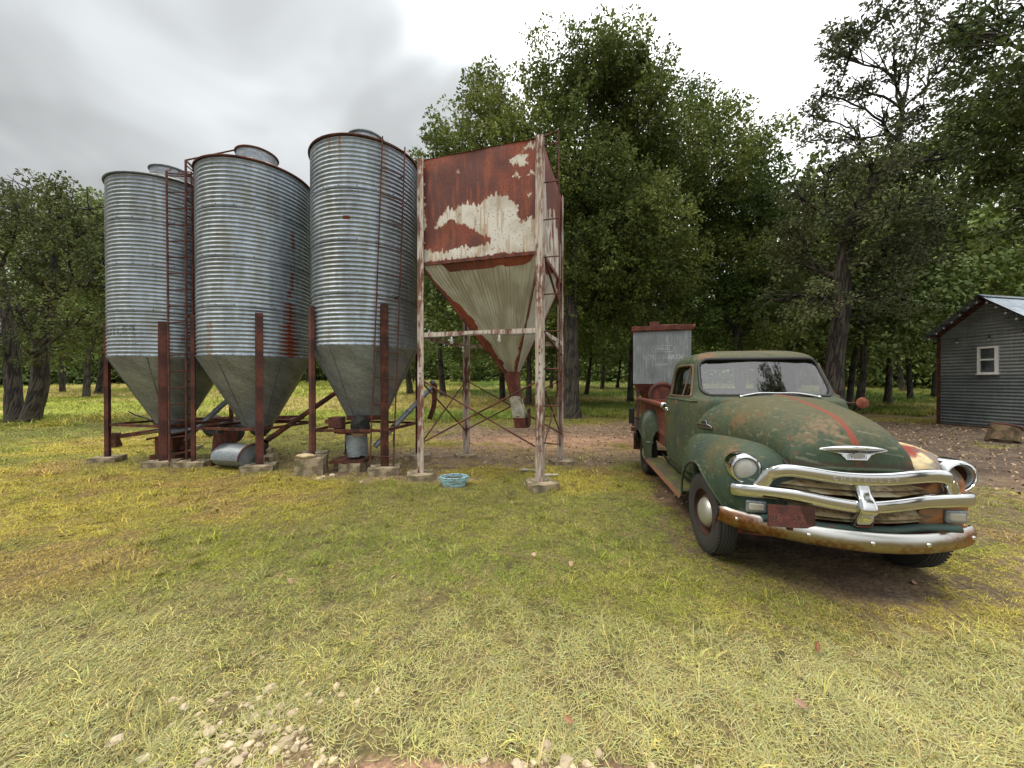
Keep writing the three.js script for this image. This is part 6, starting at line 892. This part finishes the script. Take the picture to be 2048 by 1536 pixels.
auger('rusty auger tube rising right from the scoop below the middle silo', [[-4.75, 0.34, -6.95], [-3.55, 1.5, -8.05]], 0.05, M.rustDark, (A, L) => { clampRing(A, L, 0.92, 0.05, M.galv); const f = lathe([[0.05, 0.24], [0.11, 0.18], [0.115, 0.03], [0.06, 0.0]], 20); f.rotateZ(-0.9); part('funnel', boxUV(f), M.rust, A).position.set(-0.02, 0.28, 0.05); });
auger('galvanised auger tube rising from the boot below the right silo', [[-2.55, 0.34, -6.9], [-1.66, 1.44, -7.7]], 0.05, M.galv, (A, L) => { clampRing(A, L, 0.55, 0.05, M.galv); clampRing(A, L, 0.3, 0.05, M.wire); const e = L[1]; part('elbow_hose', curveTube([[e[0] - 0.02, e[1] - 0.02, e[2]], [e[0] + 0.05, e[1] + 0.05, e[2]], [e[0] + 0.06, e[1] - 0.15, e[2] + 0.04], [e[0] + 0.05, e[1] - 0.4, e[2] + 0.08], [e[0] - 0.03, e[1] - 0.66, e[2] + 0.1]], 0.05, 30, 12), M.rustDark, A); part('cable', curveTube([[0.3, 0.72, -0.2], [0.29, 0.4, -0.14], [0.31, 0.2, -0.13], [0.305, 0.02, -0.12]], 0.007, 16, 6), M.wire, A); part('knob', new THREE.SphereGeometry(0.055, 14, 10).translate(e[0] + 0.01, e[1] + 0.09, e[2]), M.galvDark, A); });
{ // boot under the leftmost silo
  const S = thing('silo_boot', 'rusty boot and slide gate under the leftmost silo cone', 'auger boot', -6.85, 0, -7.45); part('box', [rbox(0.36, 0.3, 0.34, 0.02, 0, 0.28, 0)], M.rustDark, S); part('gate_sheet', grid(20, 8, (u, v) => [lerp(-0.42, 0.3, u), 0.5 + 0.1 * Math.sin(u * 2.6) + v * 0.02, lerp(0.3, -0.2, v)]), M.galv, S); part('gate_arm', [rod([-0.3, 0.42, 0.2], [0.4, 0.56, 0.15], 0.02)], M.rust, S); part('base_block', box(0.5, 0.12, 0.4, 0.05, 0.06, 0.05), M.rustDark, S); part('outlet_neck', new THREE.CylinderGeometry(0.2, 0.16, 0.24, 24, 1, true).translate(0, 0.57, -0.1), std({ map: rustDarkTex, roughness: 0.9, side: THREE.DoubleSide }), S); }
{ // galvanised scoop lying under the middle silo
  const S = thing('galvanised_scoop', 'galvanised half drum scoop with rusty rim lying under the middle silo', 'scoop', -5.0, 0, -6.72, -0.25); S.scale.setScalar(1.32);
  part('drum', grid(30, 20, (u, v) => { const a = lerp(0.15, 2.99, u); return [lerp(-0.2, 0.26, v), 0.19 - 0.19 * Math.sin(a) + 0.0, Math.cos(a) * 0.2 * lerp(1, 0.9, v)]; }).translate(0, 0.005, 0), std({ map: galvTex, roughness: 0.45, metalness: 0.5, side: THREE.DoubleSide }), S);
  const disc = grid(30, 6, (u, v) => { const a = u * 6.283, r = 0.26 * v; return [-0.24, 0.21 + Math.sin(a) * r * 0.9, Math.cos(a) * r * 0.85]; }); part('end_plate', [box(0.012, 0.44, 0.34, -0.235, 0.225, 0)], M.rust, S).rotation.z = -0.12; const hood = grid(30, 14, (u, v) => { const a = lerp(0.0, 3.14, u); return [lerp(-0.2, 0.27, v), 0.13 + 0.19 * Math.sin(a), Math.cos(a) * 0.2]; }); part('hood_sheet', hood, std({ map: galvTex, roughness: 0.45, metalness: 0.5, side: THREE.DoubleSide }), S); const rm = curveTube(Array.from({ length: 12 }, (_, i) => { const a = (i / 11) * 3.14; return [0.275, 0.13 + 0.195 * Math.sin(a), Math.cos(a) * 0.205]; }), 0.012, 30, 6); part('rim', rm, M.rust, S); part('end_cap', grid(20, 6, (u, v) => { const a = u * 6.283; return [0.268 + 0.03 * (1 - v), 0.15 + Math.sin(a) * 0.17 * v, Math.cos(a) * 0.19 * v]; }), M.galv, S); }
{ // torn boot, motor and blocks under the right silo
  const S = thing('silo_boot', 'torn galvanised boot with a rusty motor box under the right silo', 'auger boot', -2.78, 0, -6.62); obstacles.push([-2.78, 6.62, 0.4]);
  part('torn_drum', grid(48, 24, (u, v) => { const a = (u - 0.5) * 6.283, r = lerp(0.2, 0.185, v); return [Math.sin(a) * r, lerp(0.2, 0.62, v), Math.cos(a) * r, u, v]; }, { skip: (m, u, v) => { const a = (u - 0.5) * 6.283; return Math.abs(a + 0.75) < 0.42 * (1 - v * 1.25) * (0.7 + 0.6 * n3(v * 9, 2, 3)) || v < 0.14 * n3(u * 14, 5, 1); } }), std({ map: galvTex, color: new THREE.Color(1.15, 1.18, 1.18), roughness: 0.5, metalness: 0.45, side: THREE.DoubleSide }), S);
  part('drum_lid', box(0.52, 0.03, 0.42, 0, 0.66, 0, 0.2), M.rustDark, S); part('motor_box', [rbox(0.22, 0.19, 0.2, 0.015, -0.27, 0.84, 0.16)], M.rust, S); part('motor_plate', box(0.16, 0.06, 0.22, -0.37, 0.86, 0.17, 0.3), M.rust, S); part('motor_stand', box(0.14, 0.14, 0.14, -0.24, 0.72, 0.12), M.rustDark, S); part('outlet_wreck', roughen(new THREE.SphereGeometry(0.17, 16, 12), 0.14, 11, 5).translate(0.08, 0.78, 0.02), M.black, S); part('base_plate', roughen(new THREE.BoxGeometry(0.6, 0.04, 0.46, 10, 2, 8), 0.05, 12, 8).translate(-0.06, 0.17, 0.05), M.rustDark, S); part('timber', box(0.28, 0.03, 0.08, 0.14, 0.63, 0.24, -0.5), std({ color: new THREE.Color(0.22, 0.13, 0.07), roughness: 0.9 }), S);
  const blk = (x, z, t, l) => { const m = part('concrete_block', roughen(new THREE.BoxGeometry(0.2, 0.16, 0.3, 6, 4, 6), 0.02, 12, x), M.concrete, scene); m.position.set(-2.78 + x, 0.07, -6.62 + z); m.rotation.y = t; tag(m, l, 'concrete block', 'concrete blocks under the torn boot'); }; blk(-0.14, 0.12, 0.3, 'left concrete block under the torn galvanised boot'); blk(0.1, 0.15, -0.1, 'right concrete block under the torn galvanised boot'); blk(-0.3, -0.12, 0.1, 'rear concrete block under the torn galvanised boot'); }
{ // hollow block beside the scoop
  const sh = new THREE.Shape([[-0.2, 0], [0.2, 0], [0.2, 0.19], [-0.2, 0.19]].map((p) => new THREE.Vector2(...p))); for (const cx of [-0.1, 0.1]) { const h = new THREE.Path([[cx - 0.065, 0.035], [cx + 0.065, 0.035], [cx + 0.065, 0.155], [cx - 0.065, 0.155]].map((p) => new THREE.Vector2(...p))); sh.holes.push(h); }
  const m = part('hollow_block', boxUV(new THREE.ExtrudeGeometry(sh, { depth: 0.19, bevelEnabled: false })), M.concrete, scene); m.position.set(-4.63, 0, -7.0); m.rotation.y = 0.2; tag(m, 'grey hollow concrete block between the scoop and the front post', 'concrete block'); obstacles.push([-4.6, 6.9, 0.22]); }
{ // rusty trailer frame beyond the left silos
  const S = thing('trailer_frame', 'rusty low trailer frame with two tyres in the grass behind the silos', 'trailer', -7.75, terrain(-7.75, 9.8), -9.8, 0.12); const br = (n, a, b, s = 0.1) => { const A = V(...a), B = V(...b), L = A.distanceTo(B), g = box(s * 0.6, s, L); const m = part(n, g, M.rust, S); m.position.copy(A).lerp(B, 0.5); m.lookAt(S.localToWorld(B.clone())); return m; }; S.updateMatrixWorld(true);
  br('side_rail', [-1.2, 0.5, 0.45], [1.9, 0.52, 0.35], 0.1); br('side_rail', [-1.2, 0.52, -0.5], [1.9, 0.55, -0.5], 0.1); br('cross_rail', [-1.2, 0.5, 0.45], [-1.2, 0.52, -0.5], 0.1); br('cross_rail', [0.2, 0.5, 0.42], [0.2, 0.52, -0.5], 0.08); br('cross_rail', [1.9, 0.52, 0.35], [1.9, 0.55, -0.5], 0.1); br('tongue', [-0.2, 0.46, 0.4], [-1.65, 0.26, 0.85], 0.1); br('deck_sheet', [-0.6, 0.57, 0.2], [0.3, 0.6, 0.25], 0.05);
  part('jack_foot', roughen(new THREE.BoxGeometry(0.16, 0.34, 0.16, 5, 8, 5), 0.06, 10, 3).translate(-1.72, 0.17, 0.88), M.rustDark, S); part('lever', rod([1.2, 0.55, 0.2], [1.5, 1.15, 0.0], 0.014), M.rustDark, S);
  for (const [x, z] of [[0.65, 0.62], [-0.55, -0.7], [0.65, -0.7]]) { const ty = new THREE.TorusGeometry(0.22, 0.095, 12, 36); ty.scale(1, 1, 1.1); const t = part('tyre', boxUV(ty.translate(x, 0.31, z)), std({ color: new THREE.Color(0.03, 0.03, 0.03), roughness: 0.9 }), S); const hb = new THREE.CylinderGeometry(0.17, 0.17, 0.1, 20); hb.rotateX(Math.PI / 2); part('rim', boxUV(hb.translate(x, 0.31, z)), M.rustDark, t); }
}
// ---------------------------------------------------------------- small things on the ground
{ // light blue oval tub
  const S = thing('blue_tub', 'light blue oval metal tub on the grass by the square bin', 'tub', -0.86, terrain(-0.86, 5.5), -5.5, 0.1); obstacles.push([-0.86, 5.5, 0.24]);
  const mat = std({ map: tex(256, 128, (u, v) => { const n = pfbm(u, v, 12, 6, 4, 1501), f = pfbm(u, v, 60, 30, 2, 1503); let k = mix3([156, 200, 212], [172, 212, 220], n); k = mix3(k, [86, 110, 108], sstep(0.6, 0.75, f) * 0.7); return mix3(k, [96, 100, 84], sstep(0.62, 0.78, n + (1 - v) * 0.1) * 0.6); }), roughness: 0.55, side: THREE.DoubleSide });
  part('tub_body', grid(60, 16, (u, v) => { const a = u * 6.283, r = lerp(0.165, 0.2, v) + (Math.abs(v - 0.72) < 0.05 ? 0.006 : 0) + (Math.abs(v - 0.5) < 0.04 ? 0.004 : 0); return [Math.cos(a) * r * 1.0, v * 0.13, -Math.sin(a) * r * 0.72, u, v]; }), mat, S); const rim = new THREE.TorusGeometry(0.2, 0.009, 8, 60); rim.rotateX(Math.PI / 2); rim.scale(1, 1, 0.72); part('rim', boxUV(rim.translate(0, 0.13, 0)), mat, S);
  part('soil', grid(30, 4, (u, v) => { const a = u * 6.283, r = 0.185 * v; return [Math.cos(a) * r, 0.085 + 0.015 * n3(u * 9, v * 3, 1), -Math.sin(a) * r * 0.72]; }), M.rustDark, S); for (const s of [-1, 1]) { const h = new THREE.TorusGeometry(0.035, 0.006, 6, 16); h.translate(s * 0.198, 0.095, 0); part('handle', boxUV(h), mat, S); }
  const w = bladeTuft(71, 40, 0.05, 0.14, 0.1, null, 0.0025, 0.6); const wd = part('weeds', w, std({ vertexColors: true, color: new THREE.Color(0.2, 0.22, 0.07), roughness: 0.8 }), S); wd.position.y = 0.08; wd.userData.kind = 'stuff'; }
{ // weathered stick and board scraps
  const g = curveTube([[0, 0.03, 0], [0.18, 0.045, 0.05], [0.36, 0.03, 0.16]], (t) => 0.02 + 0.01 * Math.sin(t * 9), 16, 8); const m = part('weathered_stick', g, std({ color: new THREE.Color(0.34, 0.31, 0.26), roughness: 0.95 }), scene); m.position.set(0.14, 0.0, -6.35); tag(m, 'bleached knobbly stick on the ground inside the square bin legs', 'stick');
  const b = part('board_scrap', roughen(new THREE.BoxGeometry(0.38, 0.02, 0.09, 12, 2, 4), 0.02, 14, 3), std({ color: new THREE.Color(0.42, 0.38, 0.3), roughness: 0.95 }), scene); b.position.set(0.56, 0.022, -6.05); b.rotation.y = 0.1; tag(b, 'pale board scrap lying beside the right front leg', 'board'); }
{ // rusted can by the shed wall
  const S = thing('rusted_bucket', 'crumpled rusty bucket lying by the shed wall', 'bucket', 12.6, terrain(12.6, 9.5), -9.5, 0.3); const g = roughen(new THREE.CylinderGeometry(0.24, 0.29, 0.42, 24, 8, true), 0.12, 5, 8); g.rotateZ(-0.3); part('body', g.translate(0, 0.2, 0), std({ map: concreteTex, color: new THREE.Color(0.42, 0.36, 0.32), roughness: 0.95, side: THREE.DoubleSide }), S); const r = new THREE.TorusGeometry(0.24, 0.035, 8, 30); r.rotateX(Math.PI / 2); r.translate(0, 0.21, 0); r.rotateZ(-0.3); part('rim', roughen(r, 0.05, 6, 2).translate(0, 0.2, 0), M.rust, S); }
{ // broken branch sticking up beyond the leftmost silo
  const m = part('broken_branch', curveTube([[0, -0.05, 0], [-0.5, 0.25, 0.1], [-0.95, 0.42, 0.15], [-1.15, 0.55, 0.2]], (t) => 0.045 - 0.03 * t, 20, 7), M.bark, scene); m.position.set(-11.7, terrain(-11.7, 12.6), -12.6); tag(m, 'dark broken branch poking out of the grass beyond the leftmost silo', 'branch'); }
// stones of the drive edge
const stoneMats = [[0.48, 0.39, 0.26], [0.54, 0.45, 0.31], [0.42, 0.33, 0.21]].map((c) => std({ color: new THREE.Color(...c), roughness: 0.95 }));
const stoneGeos = [0, 1, 2, 3].map((k) => { const g = roughen(new THREE.IcosahedronGeometry(0.5, 2), 0.62, 2.6, k * 9 + 1); g.scale(1, 0.5, 0.86 - k * 0.05); return g; });
{
  const r = rng(3131), big = [[-1.22, 1.86, 0.075], [-1.55, 1.74, 0.07], [-1.02, 1.72, 0.065], [-1.33, 1.62, 0.085], [-1.7, 1.58, 0.07], [-0.97, 1.58, 0.08], [-1.12, 1.5, 0.07], [-1.5, 1.5, 0.08], [0.14, 1.56, 0.07], [0.22, 1.5, 0.085], [0.02, 1.49, 0.065], [0.36, 1.53, 0.055], [-2.2, 1.56, 0.07]];
  big.forEach(([x, d, s], i) => { const m = part('limestone', stoneGeos[i % 4], stoneMats[i % 3], scene); m.position.set(x, terrain(x, d) + 0.002, -d); m.rotation.y = r() * 6.28; m.scale.setScalar(s * 0.75); const right = x > -0.5; tag(m, right ? 'pale limestone lump in the gravel at the bottom centre' : 'pale limestone lump in the clippings at the lower left', 'stone', right ? 'limestone lumps at bottom centre' : 'limestone lumps at lower left'); });
  const n = 700, im = new THREE.InstancedMesh(stoneGeos[1], stoneMats[1], n), m4 = new THREE.Matrix4(), q = new THREE.Quaternion(), c = new THREE.Color(); im.name = 'gravel';
  for (let i = 0; i < n; i++) { let x, d; const w = r(); if (w < 0.42) { x = -1.08 + (r() + r() + r() - 1.5) * 0.36; d = 1.54 + (r() + r() + r() - 1.5) * 0.26; } else if (w < 0.55) { x = -1.3 + (r() + r() + r() - 1.5) * 0.5; d = 1.74 + (r() + r() + r() - 1.5) * 0.3; } else if (w < 0.9) { x = 0.15 + (r() + r() - 1) * 0.45; d = 1.38 + (r() + r() - 1) * 0.17; } else if (w < 0.94) { x = -2.35 + (r() - 0.5) * 0.7; d = 5.75 + (r() - 0.5) * 0.3; } else { x = (r() - 0.5) * 4; d = 1.25 + r() * 0.25; }
    const s = 0.010 + r() ** 3 * 0.036; q.setFromAxisAngle(V(0, 1, 0), r() * 6.28); m4.compose(V(x, terrain(x, d) + s * -0.03, -d), q, V(s, s * (0.9 + r() * 0.6), s)); im.setMatrixAt(i, m4); const t = 0.7 + r() * 0.5; im.setColorAt(i, c.setRGB(t, t * (0.94 + r() * 0.06), t * (0.85 + r() * 0.15))); }
  im.castShadow = im.receiveShadow = true; tag(im, 'pale limestone gravel at the near edge of the lawn', 'gravel', null, 'stuff'); scene.add(im);
  for (const [x, d, s, l] of [[-2.93, 6.05, 0.09, 'round white stone before the torn boot, nearest the blocks'], [-3.02, 5.95, 0.065, 'small white stone in the middle of the trio by the boot'], [-3.03, 5.83, 0.09, 'white stone of the trio by the boot, nearest the lawn']]) { const m = part('white_stone', stoneGeos[2], stoneMats[1], scene); m.position.set(x, terrain(x, d) + 0.02, -d); m.scale.set(s, s * 1.5, s); tag(m, l, 'stone'); }
}
// leaf litter on the bare earth
{
  const lf = (() => { const g = leafTwig(9, 1, 0.0001, 0.09); return g; })(), r = rng(616), pts = [];
  while (pts.length < 5200) { const d = lerp(4.5, 15, r()), x = lerp(-5, 20, r()), b = bare(x, d); if (r() > b * b || x > d * 1.5 + 1 || (x > 15.5 && d > 10.5)) continue; pts.push([x, d]); }
  for (let i = 0; i < 40; i++) { const d = lerp(2.5, 7, r()); pts.push([(r() * 2 - 1) * d * 1.4, d]); }
  const im = new THREE.InstancedMesh(lf, std({ vertexColors: true, roughness: 0.85, side: THREE.DoubleSide }), pts.length), m4 = new THREE.Matrix4(), q = new THREE.Quaternion(), e = new THREE.Euler(), c = new THREE.Color(); im.name = 'leaf_litter';
  pts.forEach(([x, d], i) => { e.set((r() - 0.5) * 0.9, r() * 6.28, (r() - 0.5) * 0.9); q.setFromEuler(e); const s = 0.35 + r() * 0.4; m4.compose(V(x, terrain(x, d) + 0.008, -d), q, V(s, s, s)); im.setMatrixAt(i, m4); const k = mix3([0.15, 0.09, 0.05], [0.42, 0.31, 0.2], r() ** 1.6); im.setColorAt(i, c.setRGB(...k)); }); im.castShadow = im.receiveShadow = true; tag(im, 'dry oak leaf litter scattered over the bare earth', 'leaves', null, 'stuff'); scene.add(im);
}
// single fallen leaves on the lawn
function fallenLeaf(label, x, d, L, W, turn, curl, col) {
  const g = grid(10, 24, (u, v) => { const t = v, w = W * Math.sin(Math.PI * Math.min(1, t * 0.95 + 0.05)) ** 0.7 * (0.65 + 0.35 * Math.abs(Math.cos(t * 11))), a = (u * 2 - 1); return [a * w, curl * (a * a * w * 1.2 + 0.25 * L * (t - 0.5) ** 2) + 0.01, (0.5 - t) * L]; }, { color: (a, b, c) => { const n = fbm(a * 60, b * 60, c * 60, 2); return mix3(col, [col[0] * 0.6, col[1] * 0.5, col[2] * 0.5], n); } });
  const m = part('fallen_leaf', g, std({ vertexColors: true, roughness: 0.8, side: THREE.DoubleSide }), scene); m.position.set(x, terrain(x, d) + 0.025, -d); m.rotation.set(0.15, turn, 0.1); tag(m, label, 'leaf');
}
fallenLeaf('long curled brown leaf on the lawn before the truck', 1.72, 2.08, 0.10, 0.014, -0.7, 1.6, [0.36, 0.19, 0.09]);
fallenLeaf('pale pinkish brown leaf on the clippings at lower right', 1.34, 1.72, 0.05, 0.022, 0.5, 0.6, [0.42, 0.27, 0.19]);
fallenLeaf('orange brown lobed leaf near the bottom centre gravel', 0.25, 1.645, 0.045, 0.018, 0.9, 0.9, [0.44, 0.26, 0.14]);
fallenLeaf('small pale leaf in the middle of the lawn', 0.19, 3.22, 0.05, 0.024, 0.3, 0.5, [0.55, 0.42, 0.3]);
fallenLeaf('orange leaf caught on the rusty pan behind the bumper', 2.96, 2.545, 0.07, 0.03, 1.2, 0.5, [0.5, 0.24, 0.1]);
scene.children.at(-1).position.y = 0.5;
growGrass();
renderer.render(scene, camera);
